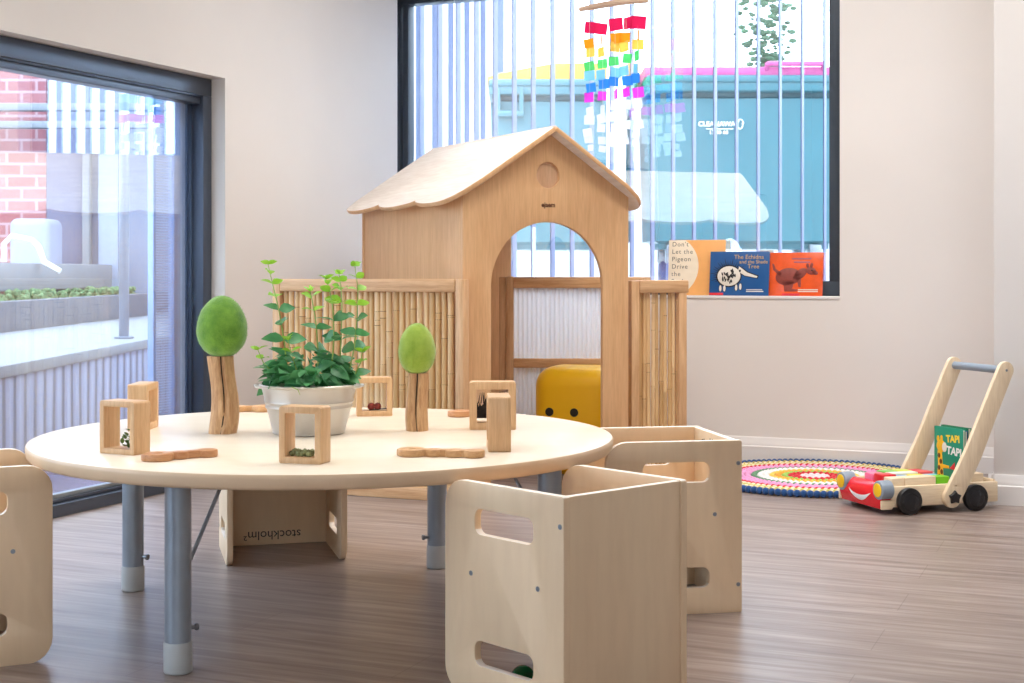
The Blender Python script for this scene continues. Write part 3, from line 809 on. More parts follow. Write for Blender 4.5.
for i in range(150):
    a = random.random()*2*PI; r = math.sqrt(random.random())*.082
    p = Vector((r*math.cos(a)*1.0, r*math.sin(a), ph+.002+random.random()*.080*(1.12-r/.1)))
    o_ = Vector((math.cos(a)+random.uniform(-.6, .6), math.sin(a)+random.uniform(-.6, .6), random.uniform(-.3, .9)))
    ln = random.uniform(.030, .050); leaf(bm, p, o_, ln, ln*.68, .2, .4, random.uniform(-1.1, 1.1))
obj('bushy_leaves', bm, M_lf_dark, pl, ang=3)
bm = B(); add_tube(bm, [lp(292, 387, -.105), lp(298, 390, -.11), lp(300, 395, -.108)], [.001, .001, .0006], 5); obj('trailing_twig', bm, M_stem, pl)

# ------------------------------------------------------------------ playhouse
HA = math.radians(27)
L = Vector((-.155, 4.63)); wH, dH = .618, .90
hp = W(L.x, L.y)
house = thing('playhouse', hp, TH+HA, 'beech ply playhouse with a pale scalloped roof and an arched doorway', 'playhouse')
ze, za = .989, .989+.667*wH/2
arc = [(wH/2+.213*math.cos(PI*i/24), .69+.213*math.sin(PI*i/24)) for i in range(25)]      # right to left
def gable(xl=0):
    return [(0, 0), (.096, 0)]+[(a, b_) for a, b_ in arc[::-1]]+[(wH-.096, 0), (wH, 0), (wH, ze), (wH/2, za), (0, ze)]
bm = B(); add_plate(bm, gable(), [circle(wH/2, 1.056, .046)], .018, .003, T3((0, .009, 0)) @ XZ); fw_ = obj('front_wall', bm, M_beech, house)
bm = B(); add_plate(bm, gable(), [circle(wH/2, 1.056, .046)], .018, .003, T3((0, dH-.009, 0)) @ XZ); obj('rear_wall', bm, M_beech, house)
bm = B(); add_box(bm, (0.0, .0185, 0), (.018, dH-.0185, ze-.006), .002); obj('side_wall', bm, M_beech, house)
# round plug panel set back in the gable hole
bm = B(); add_cyl(bm, (wH/2, .012, 1.056), (wH/2, .017, 1.056), .0455, seg=32); obj('porthole_panel', bm, wood('porthole_ply', (226, 186, 150), (214, 168, 130), 'z', 1, .4, 10), house)
bm = B(); add_text(bm, 'ejaem', .022, T3((wH/2, -.0004, .957)) @ XZ, bold=.0007); o = obj('lettering', bm, plain('branded_brown', (96, 52, 28), .8), house); o['label'] = 'small dark brown maker stamp'
sl = math.atan(.667); of, orr, oside, rt_ = .05, .045, .062, .017
slope_len = (wH/2+oside)/math.cos(sl)
def roof_outline():
    y0, y1 = -of, dH+orr
    pts = [(0, y0), ]
    # x = distance down the slope, y = depth; scalloped eave, rounded corners
    low = []
    nS = 3; n = 54
    for i in range(n+1):
        s = i/n; y = y0+(y1-y0)*s
        ph_ = s*nS % 1.0
        x = slope_len-.030*(1-math.sin(min(ph_, .999)*PI)**.6)
        cr_ = .10
        if y-y0 < cr_:
            q = 1-(y-y0)/cr_; x -= .10*(1-math.sqrt(max(0, 1-q*q)))
        if y1-y < .05:
            q = 1-(y1-y)/.05; x -= .05*(1-math.sqrt(max(0, 1-q*q)))
        low.append((x, y))
    return pts+low+[(0, y1)]
ro = roof_outline()
apex_z = za+.001
for s in (-1, 1):
    # plate in x,y with thickness in z, sloped down to the side
    M = T3((wH/2, 0, apex_z)) @ (R3(PI, 'Z') @ Matrix.Scale(-1, 4, (0, 1, 0)) if s < 0 else Matrix.Identity(4)) @ R3(sl, 'Y') @ T3((0, 0, rt_/2))
    bm = B(); add_plate(bm, ro, (), rt_, .004, M)
    nrm_ = (M.to_3x3() @ Vector((0, 0, 1))).normalized(); bm.normal_update()
    for f_ in bm.faces: f_.material_index = 0 if abs(f_.normal.dot(nrm_)) > .8 else 1
    rp_ = obj('roof_panel', bm, M_roof, house); rp_.data.materials.append(M_beech)
obj('ridge_strip', add_cyl(B(), (wH/2, -of+.002, apex_z+.012), (wH/2, dH+orr-.002, apex_z+.012), .0085, seg=16), M_roof, house)

# bamboo fence panels
M_cane_dark = plain('cane_node', (150, 110, 66), .6)
def bamboo_panel(p, ang, Lp, h, sp, label, rail_over=0):
    t = thing('bamboo_fence_panel', p, ang, label, 'fence panel', 'bamboo fence panels beside the playhouse')
    st = .030; rh = .042
    obj('stile', add_box(B(), (0, 0, 0), (st, .045, h), .004), M_pineV, t)
    obj('stile', add_box(B(), (Lp-st, 0, 0), (Lp, .045, h), .004), M_pineV, t)
    obj('top_rail', add_box(B(), (st, -.002, h-rh), (Lp-st+rail_over, .047, h), .004), M_pine, t) if not rail_over else obj('top_rail', add_box(B(), (st, -.002, h-rh), (Lp+rail_over, .047, h+.002), .004), M_pine, t)
    obj('bottom_rail', add_box(B(), (st, 0.0, .0), (Lp-st, .045, rh), .004), M_pine, t)
    x = st+sp*.52
    x1 = Lp-st if not rail_over else Lp-.004
    while x < x1-sp*.3:
        r = sp*.475*random.uniform(.88, 1.06); pts = []; rs = []
        z = rh-.001; nodes = sorted(random.uniform(rh+.03, h-rh-.03) for _ in range(3)); dx = random.uniform(-.003, .003)
        zs = [z]+[q+o_ for q in nodes for o_ in (-.006, -.002, .002, .006)]+[h-rh+.001]
        zs.sort()
        for zz in zs:
            s = (zz-rh)/(h-2*rh); pts.append((x+dx*s, .022+random.uniform(-.0005, .0005), zz))
            rr = r*(1-.08*s)
            if any(abs(zz-q) < .0025 for q in nodes): rr *= 1.10
            rs.append(rr)
        c = obj('bamboo_cane', add_tube(B(), pts, rs, 10), M_cane, t, ang=.9)
        for q in nodes:
            s = (q-rh)/(h-2*rh); add = B(); add_lathe(add, [(r*1.0, -.0012), (r*1.09, 0), (r*1.0, .0012)], 10, T3((x+dx*s, .022, q+.002)))
            obj('cane_node', add, M_cane_dark, c)
        x += r*2.06
    return t
v1 = 4.150; u0, u1 = u_at(272, v1), u_at(463.5, v1)
bamboo_panel((u0, v1, 0), 0, u1-u0, .712, .0225, 'long bamboo cane fence panel left of the playhouse, behind the table')
ps = W(.409, 4.925)
bamboo_panel((ps.x, ps.y, 0), TH+math.radians(16), .205, .705, .0168, 'short bamboo cane fence panel right of the playhouse doorway', .006)
# clear ribbed panel seen through the doorway
p0 = W((499-512)/F*5.52, 5.52); pn = thing('clear_ribbed_panel', p0, TH-.02, 'clear ribbed plastic panel in a pine frame, seen through the doorway', 'fence panel')
Lp, h = .58, .716
obj('post', add_box(B(), (0, .0, 0), (.026, .045, h), .003), M_pineV, pn); obj('post', add_box(B(), (.028, -.006, 0), (.056, .045, h+.002), .003), M_pineV, pn); obj('post', add_box(B(), (Lp-.03, 0, 0), (Lp, .045, h), .003), M_pineV, pn)
obj('top_rail', add_box(B(), (.056, 0, h-.042), (Lp-.03, .045, h), .003), M_pine, pn); obj('middle_rail', add_box(B(), (.056, 0, .368), (Lp-.03, .045, .403), .003), M_pine, pn); obj('bottom_rail', add_box(B(), (.056, 0, 0), (Lp-.03, .045, .042), .003), M_pine, pn)
bm = B(); n = 200; a = []; c = []
for i in range(n+1):
    x = .056+(Lp-.086)*i/n; y = .022+.0035*math.sin(i/n*(Lp-.086)/.0175*2*PI)
    a.append(bm.verts.new((x, y, .02))); c.append(bm.verts.new((x, y, h-.02)))
for i in range(n): bm.faces.new((a[i], a[i+1], c[i+1], c[i]))
m, nt, b = base('frosted_polycarbonate'); b.inputs['Base Color'].default_value = lin((250, 250, 252)); setp(b, 'Roughness', .35)
tl = nt.nodes.new('ShaderNodeBsdfTranslucent'); tl.inputs['Color'].default_value = lin((250, 250, 255)); tp2 = nt.nodes.new('ShaderNodeBsdfTransparent')
mx = nt.nodes.new('ShaderNodeMixShader'); mx.inputs[0].default_value = .6; mx2 = nt.nodes.new('ShaderNodeMixShader'); mx2.inputs[0].default_value = .12
out = nt.nodes['Material Output']
nt.links.new(b.outputs[0], mx.inputs[1]); nt.links.new(tl.outputs[0], mx.inputs[2]); nt.links.new(mx.outputs[0], mx2.inputs[1]); nt.links.new(tp2.outputs[0], mx2.inputs[2]); nt.links.new(mx2.outputs[0], out.inputs['Surface'])
obj('ribbed_sheet', bm, m, pn, ang=3)
# yellow soft block
M_yel = plain('yellow_foam', (255, 198, 18), .42, var=.03, scale=6)
yb = thing('soft_play_block', W((566-512)/F*5.16, 5.16), TH-.30, 'yellow rounded soft play block with two black dots, behind the doorway', 'soft block')
obj('foam_body', add_box(B(), (-.13, 0, 0), (.17, .26, .392), .07, 6), M_yel, yb, ang=3)
for x in (-.062, .03):
    bm = B(); add_cyl(bm, (x, -.002, .232), (x, .004, .232), .0155, seg=20, rim=.0015); obj('dot', bm, M_black, yb)

# ------------------------------------------------------------------ books on the window sill
M_paper = plain('book_pages', (244, 240, 230), .8, var=.03)
def book(px0, px1, pytop, vb, tilt, cover, label, name='picture_book', thick=.010, ztop=None, rz=0):
    u0, u1 = u_at(px0, vb), u_at(px1, vb); w = u1-u0
    h = (z_at((px0+px1)/2, pytop, vb)-BWz0)/math.cos(tilt)
    t = thing(name, (u0, vb, BWz0+.0005), 0, label, 'book', 'picture books on the window sill')
    t.rotation_euler = (-tilt, 0, 0)
    return t, w, h, thick, cover
def book_parts(t, w, h, th, mat):
    bm = B(); add_box(bm, (0, 0, 0), (w, .0016, h), .0006); add_box(bm, (0, th-.0016, 0), (w, th, h), .0006); add_box(bm, (0, 0, 0), (.0022, th, h), .0006)
    obj('cover', bm, mat, t)
    obj('pages', add_box(B(), (.002, .0016, .003), (w-.003, th-.0016, h-.003)), M_paper, t)
def art(t, name, polys, mat, y=-.0004, th=.0006):
    bm = B()
    for q in polys: add_plate(bm, q, (), th, .0001, T3((0, y, 0)) @ XZ)
    return obj(name, bm, mat, t)
def ell(cx, cy, rx, ry, rot=0, n=24):
    return [(cx+rx*math.cos(a)*math.cos(rot)-ry*math.sin(a)*math.sin(rot), cy+rx*math.cos(a)*math.sin(rot)+ry*math.sin(a)*math.cos(rot)) for a in [2*PI*i/n for i in range(n)]]
# orange and cream book with typed title
t, w, h, th, _ = book(667.5, 724, 240, 5.582, .10, None, 'orange and cream picture book with a typed title, leftmost of the sill books')
book_parts(t, w, h, th, plain('orange_cover', (246, 178, 106), .35, var=.02))
half = [(.001, .002)]+[(w*(.53*math.cos(a)) if False else w*.0, 0) for a in []]
bl = [(.001, .001)]+[(w*(.02+.52*math.cos(a)), h*(.52+.56*math.sin(a))) for a in [(-.5+1.0*i/20)*PI*.64-.0 for i in range(21)]]+[(.001, h-.001)]
bl = [(max(.001, x), min(max(.001, y), h-.001)) for x, y in bl]
art(t, 'cream_bubble', [bl], plain('cream_print', (243, 228, 204), .4, var=.02))
bm = B()
for i, s in enumerate(("Don't", 'Let the', 'Pigeon', 'Drive', 'the', 'Bus!')):
    add_text(bm, s, .026, T3((w*.06, -.001, h*(.92-.135*i))) @ XZ, align='LEFT', spacing=1.15)
obj('lettering', bm, plain('grey_print', (120, 112, 100), .6), t)
# blue book
t, w, h, th, _ = book(709, 768, 251.5, 5.552, .14, None, 'blue picture book with a spiny black and white animal, middle of the sill books')
book_parts(t, w, h, th, plain('blue_cover', (24, 84, 146), .3, var=.03))
M_bk = plain('print_black', (24, 24, 28), .5); M_cr = plain('print_cream', (228, 220, 208), .5, var=.02); M_gold = plain('print_gold', (214, 176, 120), .5); M_redp = plain('print_red', (214, 44, 54), .45)
def body(off):
    q = ell(w*.33, h*.44, w*.20+off, h*.23+off); return q
sn_ = [(w*.48, h*.55), (w*.60, h*.45), (w*.80, h*.40), (w*.815, h*.435), (w*.64, h*.52), (w*.50, h*.66)]
spines = []
for i in range(22):
    a = math.radians(28+i*8.4); r0x, r0y = w*.19, h*.22
    bx, by = w*.33+r0x*math.cos(a), h*.44+r0y*math.sin(a); L_ = .028*(1+.3*math.sin(i*2.3))
    dx, dz = math.cos(a), math.sin(a); nx, nz = -dz*.0022, dx*.0022
    spines.append([(bx-nx, by-nz), (bx+dx*L_, by+dz*L_), (bx+nx, by+nz)])
legs_ = [(.19, .16), (.26, .16), (.46, .18), (.53, .20)]
art(t, 'animal_outline', [body(.004)]+spines+[ell(w*x, h*y, w*.028, h*.085) for x, y in legs_]+[[(x+(.004 if x > w*.6 else 0), y+(.003 if j > 2 else -.003)) for j, (x, y) in enumerate(sn_)]], M_bk)
art(t, 'animal_body', [body(-.001), sn_]+[ell(w*x, h*y, w*.020, h*.070) for x, y in legs_], M_cr, -.0011)
sp_ = []
for i in range(26):
    a = random.random()*2*PI; r = math.sqrt(random.random())*.80
    sp_.append(ell(w*.32+w*.17*r*math.cos(a), h*.44+h*.19*r*math.sin(a), .0028, .0075, random.uniform(-.5, .5), 8))
art(t, 'animal_markings', sp_+[ell(w*.515, h*.56, .004, .005)], M_bk, -.0018)
bm = B(); add_text(bm, 'The Echidna', .024, T3((w*.66, -.001, h*.87)) @ XZ); add_text(bm, 'and the Shade', .020, T3((w*.74, -.001, h*.76)) @ XZ); add_text(bm, 'Tree', .024, T3((w*.74, -.001, h*.655)) @ XZ); obj('lettering', bm, M_gold, t)
art(t, 'red_band', [[(.001, .001), (w*.24, .001), (w*.24, h*.06), (.001, h*.06)]], M_redp)
art(t, 'small_print', [[(w*.63, h*.085), (w*.92, h*.085), (w*.92, h*.105), (w*.63, h*.105)], [(w*.63, h*.125), (w*.90, h*.125), (w*.90, h*.14), (w*.63, h*.14)]], M_cr)
# orange-red book
t, w, h, th, _ = book(768.5, 822, 252.5, 5.566, .16, None, 'red-orange picture book with a brown kangaroo-like animal, rightmost on the sill')
book_parts(t, w, h, th, plain('red_orange_cover', (236, 92, 40), .22, var=.06))
M_br = plain('print_brown', (142, 62, 50), .5, var=.1, scale=60)
art(t, 'animal_silhouette', [ell(w*.36, h*.44, w*.24, h*.20, .12), ell(w*.58, h*.50, w*.15, h*.10, .7), ell(w*.78, h*.575, w*.095, h*.085, -.25), ell(w*.86, h*.53, w*.055, h*.045, -.3), ell(w*.72, h*.69, w*.028, h*.06, .2), ell(w*.79, h*.70, w*.028, h*.06, -.2),
    [(w*.20, h*.44), (w*.07, h*.60), (w*.05, h*.74), (w*.08, h*.74), (w*.12, h*.62), (w*.24, h*.52)], [(w*.26, h*.36), (w*.30, h*.10), (w*.52, h*.10), (w*.56, h*.14), (w*.44, h*.16), (w*.48, h*.36)], [(w*.52, h*.38), (w*.56, h*.20), (w*.60, h*.20), (w*.60, h*.42)]], M_br)
art(t, 'animal_eye', [ell(w*.80, h*.585, .0028, .0028)], M_bk, -.0012)
bm = B(); add_text(bm, 'THE KANGAROO', .014, T3((w*.62, -.001, h*.88)) @ XZ) if False else None
art(t, 'title_lines', [[(w*.42, h*.84), (w*.78, h*.84), (w*.78, h*.87), (w*.42, h*.87)], [(w*.46, h*.76), (w*.76, h*.76), (w*.76, h*.79), (w*.46, h*.79)]], plain('print_mauve', (176, 96, 110), .5))
art(t, 'small_print', [[(w*.55, h*.09), (w*.92, h*.09), (w*.92, h*.11), (w*.55, h*.11)], [(w*.55, h*.13), (w*.92, h*.13), (w*.92, h*.15), (w*.55, h*.15)]], M_cr)
art(t, 'red_band', [[(w*.25, .001), (w*.58, .001), (w*.58, h*.055), (w*.25, h*.055)]], M_redp)
bm.free()

# ------------------------------------------------------------------ hanging mobile
vm = 5.36
mo = thing('hanging_mobile', (u_at(615, vm), vm, 0), 0, 'rainbow mobile of small square shell tiles hanging from a driftwood stick at the window', 'mobile')
def mp_(px, py): return Vector((u_at(px, vm)-mo.location.x, 0, z_at(px, py, vm)))
bm = B(); add_tube(bm, [mp_(579.5, 9.5), mp_(595, 6.5), mp_(615, 3), mp_(632, 1), mp_(648, .5)], [.009, .012, .013, .012, .009], 10)
obj('driftwood_stick', bm, wood('driftwood', (224, 196, 172), (204, 168, 142), 'x', 3, .7, 10), mo)
ceil_ = Vector((0, 0, ZC))
bm = B(); add_tube(bm, [mp_(590, 6), Vector((0, 0, 2.45)), Vector((0, 0, ZC))], .0012, 5); add_tube(bm, [mp_(640, 1), Vector((0, 0, 2.45))], .0012, 5)
obj('hanging_cord', bm, plain('cord_white', (230, 228, 220), .8), mo)
TC_ = {'r': (246, 70, 136), 'o': (255, 196, 70), 'y': (255, 230, 140), 'g': (140, 236, 165), 'p': (180, 230, 250), 'b': (100, 184, 244), 'm': (250, 120, 235), 'w': (250, 252, 255)}
for k_, c_ in TC_.items(): translucent('shell_'+k_, c_, .8 if k_ in 'rob' else .72)
nm_ = {'r': 'red', 'o': 'orange', 'y': 'yellow', 'g': 'green', 'p': 'pale blue', 'b': 'blue', 'm': 'magenta', 'w': 'white'}
cols_ = [(589.5, 28.5, 'rorypbm'), (602.5, 27, 'r'), (615, 24.5, 'r'), (626, 22.5, 'r'), (637.5, 21.5, 'r')]
for ci, (cx, ys, _) in enumerate(cols_):
    seq = 'roygpbmwwwww'; ry = [0, 14.5, 24, 36, 47, 58, 69.5, 81.5, 93, 103, 112, 120]
    # end of string
    bm = B(); bx = mp_(cx, 4); ex = mp_(cx+.5, ys+ry[-1]-6*(ci == 3)); add_tube(bm, [bx, ex], .0008, 4)
    sg = obj('string', bm, MATS['cord_white'], mo)
    for j, k_ in enumerate(seq):
        py = ys+ry[j]+random.uniform(-2, 2); px = cx+random.uniform(-2, 2)
        s = 1.12*(.050 if k_ == 'r' else .040 if k_ != 'w' else .038-.004*max(0, j-8))*random.uniform(.9, 1.05)
        p = mp_(px, py)
        yaw = random.uniform(-1.15, 1.15) if random.random() < .4 else random.uniform(-.4, .4)
        bm = B(); add_box(bm, (-s/2, -.0007, -s*.44), (s/2, .0007, s*.44), .0004, 1)
        o = obj('shell_tile', bm, MATS['shell_'+k_], sg, loc=p+Vector((0, random.uniform(-.004, .004), 0)), rot=(0, random.uniform(-.15, .15), yaw))
        o['label'] = nm_[k_]+' shell tile'

# ------------------------------------------------------------------ felt ball rug
rc = W((815-512)/F*5.08, 5.08)
rug = thing('felt_ball_rug', rc, 0, 'round multicoloured felt ball rug on the floor by the back wall', 'rug')
rr = .0103
CR = {'pale pink': (252, 222, 226), 'red': (214, 40, 54), 'lime': (160, 208, 96), 'orange': (246, 170, 56), 'yellow': (244, 204, 90), 'white': (248, 245, 243), 'green': (104, 150, 112), 'pink': (242, 164, 212), 'cream': (242, 228, 194), 'yellow green': (206, 198, 98), 'olive gold': (196, 170, 92), 'navy': (40, 80, 136)}
seqc = [(k_, CR[k_]) for k_ in ('pale pink', 'pale pink', 'pale pink', 'red', 'red', 'lime', 'orange', 'yellow', 'white', 'white', 'green', 'pink', 'pink', 'pink', 'red', 'cream', 'yellow green', 'cream', 'olive gold', 'navy')]
ball_t = bmesh.new(); bmesh.ops.create_icosphere(ball_t, subdivisions=1, radius=1)
bv = [v.co.copy() for v in ball_t.verts]; bf = [[v.index for v in f.verts] for f in ball_t.faces]; ball_t.free()
bu = bmesh.new(); bmesh.ops.create_icosphere(bu, subdivisions=2, radius=1); bv2 = [v.co.copy() for v in bu.verts]; bf2 = [[v.index for v in f.verts] for f in bu.faces]; bu.free()
for i, (nm, c) in enumerate(seqc):
    R = .0005+i*.0213; n = max(1, int(2*PI*R/.0212)); r = rr*1.04 if i < 19 else .0128
    VV = []; FF = []
    for j in range(n):
        a = 2*PI*j/n; s = len(VV); vv, ff = (bv2, bf2)
        jr = r*random.uniform(.95, 1.04)
        VV += [(R*math.cos(a)+q.x*jr, R*math.sin(a)+q.y*jr, r+q.z*r) for q in vv]; FF += [[k+s for k in f] for f in ff]
    me = bpy.data.meshes.new('felt_ring'); me.from_pydata(VV, [], FF)
    for p_ in me.polygons: p_.use_smooth = True
    key = 'felt_'+nm
    if key not in MATS: MATS[key] = felt(key, c, tuple(int(x*.9) for x in c))
    me.materials.append(MATS[key]); o = bpy.data.objects.new('felt_ball_ring', me); COL.objects.link(o); o.parent = rug; o['label'] = nm+' ring of felt balls'

# ------------------------------------------------------------------ push-along walker
OX, OY = 1.196, 4.37
wkp = W(OX, OY); WA = math.atan2(.316, .949)
wk = thing('push_along_walker', wkp, TH+WA, 'wooden push-along walker with a smiling red bumper and black wheels', 'baby walker')
M_bw = wood('walker_birch', (240, 220, 190), (230, 206, 172), 'x', 1.2, .45, 10)
WW = .245
bm = B()
add_box(bm, (-.05, 0, .022), (.332, .014, .085), .004); add_box(bm, (-.05, WW-.014, .022), (.332, WW, .085), .004)
add_box(bm, (-.05, .012, .022), (.332, WW-.012, .034), .002); add_box(bm, (.319, .012, .03), (.332, WW-.012, .09), .004); add_box(bm, (-.052, .012, .03), (-.042, WW-.012, .075), .003)
obj('tray', bm, M_bw, wk)
M_redg = plain('red_gloss', (224, 30, 44), .16, var=.02)
bm = B()
prof = [(-.062, .018), (-.086, .018), (-.094, .024)]+[(-.062-.034*math.cos(a)*(1.0), .046+.044*math.sin(a)) for a in [i/10*PI/2 for i in range(11)]]
prof = [(-.050, .018), (-.076, .018)]+[(-.050-.034*math.cos(a), .044+.044*math.sin(a)) for a in [i/12*PI/2 for i in range(13)]]
add_plate(bm, prof, (), WW-.012, .002, T3((0, WW/2, 0)) @ XZ)
bp = obj('bumper', bm, M_redg, wk)
obj('bumper_cheek', add_box(B(), (-.086, -.001, .016), (-.046, .009, .045), .004), M_bw, wk)
obj('bumper_cheek', add_box(B(), (-.086, WW-.009, .016), (-.046, WW+.001, .045), .004), M_bw, wk)
# the smile: a crescent on the curved bumper
bm = B(); n = 20; rows = []
def bsurf(y, zz):
    q = max(-1, min(1, (zz-.044)/.044)); x = -.050-.034*math.cos(math.asin(q)) if zz > .044 else -.050-.034+(.044-zz)*.31
    return Vector((x-.0035, y, zz))
for i in range(n+1):
    s = i/n; y = WW/2-.062+.124*s; q = (2*s-1); 
    zl = .030+.030*q*q; zu = .047+.013*q*q
    if i in (0, n): zl = zu-.0005
    rows.append([bm.verts.new(bsurf(y, zl+(zu-zl)*k/4)) for k in range(5)])
for a, b_ in zip(rows, rows[1:]):
    for k in range(4): bm.faces.new((a[k], a[k+1], b_[k+1], b_[k]))
o = obj('smile', bm, M_white, bp); o['label'] = 'white crescent smile'
M_grey = plain('grey_headlamp', (140, 152, 166), .4, var=.02); M_lens = plain('yellow_lens', (250, 196, 20), .4, var=.02)
for y in (.018, WW-.018):
    bm = B(); add_cyl(bm, (-.088, y, .074), (-.046, y, .074), .029, seg=28, rim=.004); hl = obj('headlamp', bm, M_grey, wk)
    bm = B(); add_cyl(bm, (-.0905, y, .074), (-.0875, y, .074), .021, seg=28, rim=.001); obj('lens', bm, M_lens, hl)
for x in (.002, .238):
    for y0, y1 in ((-.024, -.003), (WW+.003, WW+.024)):
        bm = B(); add_cyl(bm, (x, y0, .041), (x, y1, .041), .041, seg=36, rim=.004)
        whl = obj('wheel', bm, M_black, wk)
        yo = y0 if y0 < 0 else y1; sgn = -1 if y0 < 0 else 1
        bm = B(); add_cyl(bm, (x, yo-sgn*.001, .039), (x, yo+sgn*.0015, .039), .027, seg=28, rim=.001); obj('hub_cap', bm, plain('black_plastic', (34, 34, 38), .25, var=.04), whl)
        bm = B(); add_cyl(bm, (x, y1 if y0 < 0 else y0, .039), (x, 0 if y0 < 0 else WW, .039), .006, seg=12); obj('axle', bm, M_screw, whl)
def arm_outline():
    c = [(.155, .044), (.196, .112), (.232, .1765), (.297, .318), (.350, .430)]; wd = [.029, .0285, .0280, .0265, .025]
    k = 24; mid = []
    for i in range(k+1):
        s = i/k*(len(c)-1); j = min(int(s), len(c)-2); f = s-j
        mid.append((c[j][0]+(c[j+1][0]-c[j][0])*f, c[j][1]+(c[j+1][1]-c[j][1])*f, wd[j]+(wd[j+1]-wd[j])*f))
    Lf = []; Rt = []
    for i, (x, z, w_) in enumerate(mid):
        a = mid[max(0, i-1)]; b_ = mid[min(k, i+1)]; dx, dz = b_[0]-a[0], b_[1]-a[1]; l = math.hypot(dx, dz)
        Lf.append((x-dz/l*w_, z+dx/l*w_)); Rt.append((x+dz/l*w_, z-dx/l*w_))
    def cap(x, z, r, a0): return [(x+r*math.cos(a0+PI*i/10), z+r*math.sin(a0+PI*i/10)) for i in range(1, 10)]
    b0 = math.atan2(mid[1][1]-mid[0][1], mid[1][0]-mid[0][0]); b1 = math.atan2(mid[-1][1]-mid[-2][1], mid[-1][0]-mid[-2][0])
    return Rt+cap(mid[-1][0], mid[-1][1], mid[-1][2], b1-PI/2)+Lf[::-1]+cap(mid[0][0], mid[0][1], mid[0][2], b0+PI/2)
ao = arm_outline()
for y in (-.009, WW+.009):
    bm = B(); add_plate(bm, ao, [circle(.166, .080, .0045, 12)], .016, .002, T3((0, y, 0)) @ XZ); am = obj('handle_arm', bm, wood('walker_birch_tall', (240, 220, 190), (230, 206, 172), 'z', 1.2, .45, 10), wk)
    yo = y-.008 if y < 0 else y+.008; sg_ = -1 if y < 0 else 1
    star = [((.017 if i % 2 == 0 else .0115)*math.cos(2*PI*i/10+.3), (.017 if i % 2 == 0 else .0115)*math.sin(2*PI*i/10+.3)) for i in range(10)]
    bm = B(); add_plate(bm, star, (), .012, .003, T3((.158, yo+sg_*.006, .046)) @ XZ); obj('star_knob', bm, M_black, am)
    bm = B(); add_cyl(bm, (.350, yo-sg_*.002, .430), (.350, yo+sg_*.001, .430), .004, seg=12); obj('screw', bm, M_screw, am)
obj('handle_bar', add_cyl(B(), (.350, -.001, .430), (.350, WW+.001, .430), .0125, seg=20), M_grey, wk)
# blocks in the tray
def wblock(x, y, z, sx, sy, sz, c, label, rz=0):
    sz += .013
    q = Vector((x, y, 0)); q.rotate(Matrix.Rotation(TH+WA, 3, 'Z')); p = wkp+q+Vector((0, 0, z))
    m_ = M_bw if c is None else plain('block_%d_%d_%d' % c, c, .3, var=.02)
    o = obj('toy_block', add_box(B(), (0, 0, 0), (sx, sy, sz), .003), m_, loc=p, rot=(0, 0, TH+WA+rz))
    tag(o, label, 'toy block', 'toy blocks in the walker')
zt = .0345
wblock(-.039, .018, zt, .046, .044, .060, None, 'short plain wooden block at the near front corner of the walker tray')
wblock(.009, .018, zt, .110, .044, .060, None, 'long plain wooden block along the near side of the walker tray')
wblock(-.040, .066, zt, .050, .048, .064, (216, 34, 44), 'red block at the front of the walker tray behind the bumper')
wblock(-.040, .118, zt, .050, .050, .060, (240, 110, 150), 'pink block beside the red block in the walker tray')
wblock(.014, .066, zt, .048, .034, .056, (90, 160, 210), 'blue block in the middle front of the walker tray')
wblock(.014, .104, zt, .100, .034, .062, (238, 236, 222), 'long cream white block across the walker tray')
wblock(.066, .066, zt, .050, .034, .058, (236, 214, 60), 'yellow block in the middle of the walker tray')
wblock(.122, .018, zt, .046, .044, .058, (116, 196, 40), 'green block on the near side of the walker tray beside the handle arm')
wblock(.120, .066, zt, .048, .034, .056, (120, 200, 230), 'light blue block in the middle rear of the walker tray')
wblock(.014, .142, zt, .050, .044, .062, (110, 190, 70), 'grass green block on the far side of the walker tray')
wblock(.068, .142, zt, .050, .044, .062, (200, 214, 60), 'lime block on the far side of the walker tray')
wblock(.120, .104, zt, .048, .034, .062, (232, 90, 90), 'coral red block at the foot of the green book')
wblock(.122, .142, zt, .046, .044, .060, (214, 60, 80), 'raspberry red block on the far side of the walker tray')
wblock(.250, .018, zt, .042, .044, .062, None, 'plain wooden block at the near rear corner of the walker tray')
# books standing at the rear of the tray
def tray_book(off, w, h, th, c, label, shift=0):
    dirv = Vector((.40, -.917)); nrm = Vector((.917, .40))
    c0 = Vector((1.361, 4.641))+nrm*off+dirv*shift
    p = W(c0.x, c0.y, .0348); d1 = W(dirv.x, dirv.y)
    t = thing('picture_book', p, math.atan2(d1.y, d1.x), label, 'book', 'picture books in the walker')
    book_parts(t, w, h, th, plain('tray_cover_%d_%d_%d' % c, c, .35, var=.03)); return t
bw_, bh_ = .135, .205
t = tray_book(0, bw_, bh_, .010, (20, 140, 112), 'green picture book titled TAPI TAPI with a yellow giraffe, standing in the walker')
bm = B(); add_text(bm, 'TAPI', .031, T3((bw_*.66, -.001, bh_*.83)) @ R3(-.06, 'Y') @ XZ, bold=.0012); o = obj('lettering', bm, plain('print_yellow', (250, 214, 60), .5), t); o['label'] = 'yellow word TAPI'
bm = B(); add_text(bm, 'TAPI', .034, T3((bw_*.70, -.001, bh_*.64)) @ R3(.06, 'Y') @ XZ, bold=.0012); o = obj('lettering', bm, M_white, t); o['label'] = 'white word TAPI'
M_gy = plain('print_giraffe_yellow', (246, 186, 34), .5)
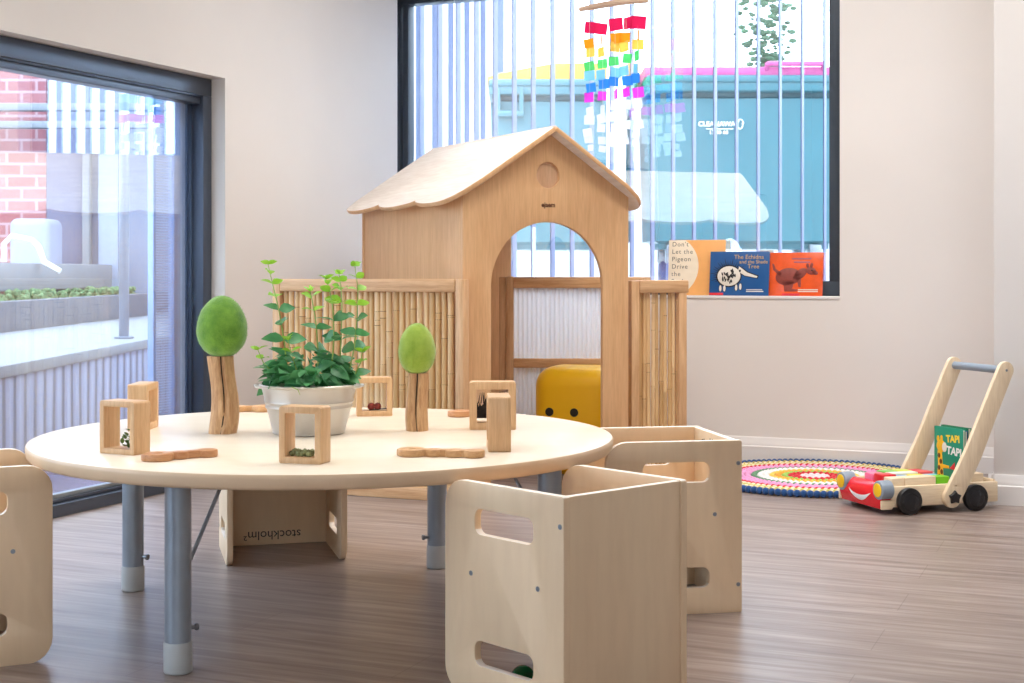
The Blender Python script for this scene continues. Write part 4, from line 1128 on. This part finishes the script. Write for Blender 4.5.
art(t, 'giraffe_print', [[(bw_*.10, bh_*.16), (bw_*.34, bh_*.16), (bw_*.30, bh_*.42), (bw_*.27, bh_*.62), (bw_*.12, bh_*.62), (bw_*.14, bh_*.42)], ell(bw_*.24, bh_*.70, bw_*.15, bh_*.10), [(bw_*.28, bh_*.36), (bw_*.52, bh_*.37), (bw_*.52, bh_*.41), (bw_*.28, bh_*.42)], ell(bw_*.14, bh_*.81, .006, .010), ell(bw_*.26, bh_*.82, .006, .010)], M_gy)
art(t, 'giraffe_face', [ell(bw_*.37, bh_*.69, bw_*.08, bh_*.075)], M_cr, -.0012)
art(t, 'giraffe_spots', [ell(bw_*x, bh_*y, .006, .008) for x, y in ((.18, .55), (.24, .46), (.18, .36), (.27, .3), (.2, .22))], plain('print_spot', (110, 66, 30), .5), -.0012)
art(t, 'red_prints', [[(bw_*.54, bh_*.37), (bw_*.72, bh_*.48), (bw_*.72, bh_*.36)], ell(bw_*.3, bh_*.09, bw_*.2, bh_*.06)], M_redp)
tray_book(.0112, .128, .200, .011, (24, 70, 120), 'navy board book just behind the green giraffe book in the walker', .003)
tray_book(.0235, .128, .208, .013, (16, 112, 76), 'dark green thick board book behind the navy one in the walker', .004)
tray_book(.0378, .125, .196, .010, (206, 120, 60), 'orange-spined book behind the thick green one in the walker', .005)
tray_book(.0490, .122, .168, .008, (150, 70, 140), 'purple book rearmost of the books in the walker', .006)

# ------------------------------------------------------------------ light
wd = bpy.data.worlds.new('sky'); SC.world = wd; wd.use_nodes = True
bg = wd.node_tree.nodes['Background']; bg.inputs['Color'].default_value = (.80, .90, 1.0, 1); bg.inputs['Strength'].default_value = 5.8
sun = bpy.data.lights.new('sun', 'SUN'); sun.energy = 1.5; sun.angle = math.radians(8); sun.color = (1, .97, .93)
so = bpy.data.objects.new('sun', sun); COL.objects.link(so); so.rotation_euler = (math.radians(42), 0, math.radians(-18))
def lamp(x, y, sx, sy, e, col=(1, .965, .92)):
    l = bpy.data.lights.new('ceiling_panel_light', 'AREA'); l.shape = 'RECTANGLE'; l.size = sx; l.size_y = sy; l.energy = e; l.spread = math.radians(130); l.color = col
    o = bpy.data.objects.new('ceiling_panel_light', l); COL.objects.link(o); o.location = (x, y, ZC-.02)
for x, y, e_ in ((-1.75, 2.6, 9), (-.7, 3.5, 10), (-1.75, 4.3, 11), (.3, 3.9, 11), (-.8, 4.75, 9), (-1.75, 1.2, 6)):
    lamp(x, y, 1.0, .5, e_)
SC.cycles.max_bounces = 10; SC.cycles.transparent_max_bounces = 24; SC.cycles.diffuse_bounces = 5
SC.cycles.sample_clamp_indirect = 6
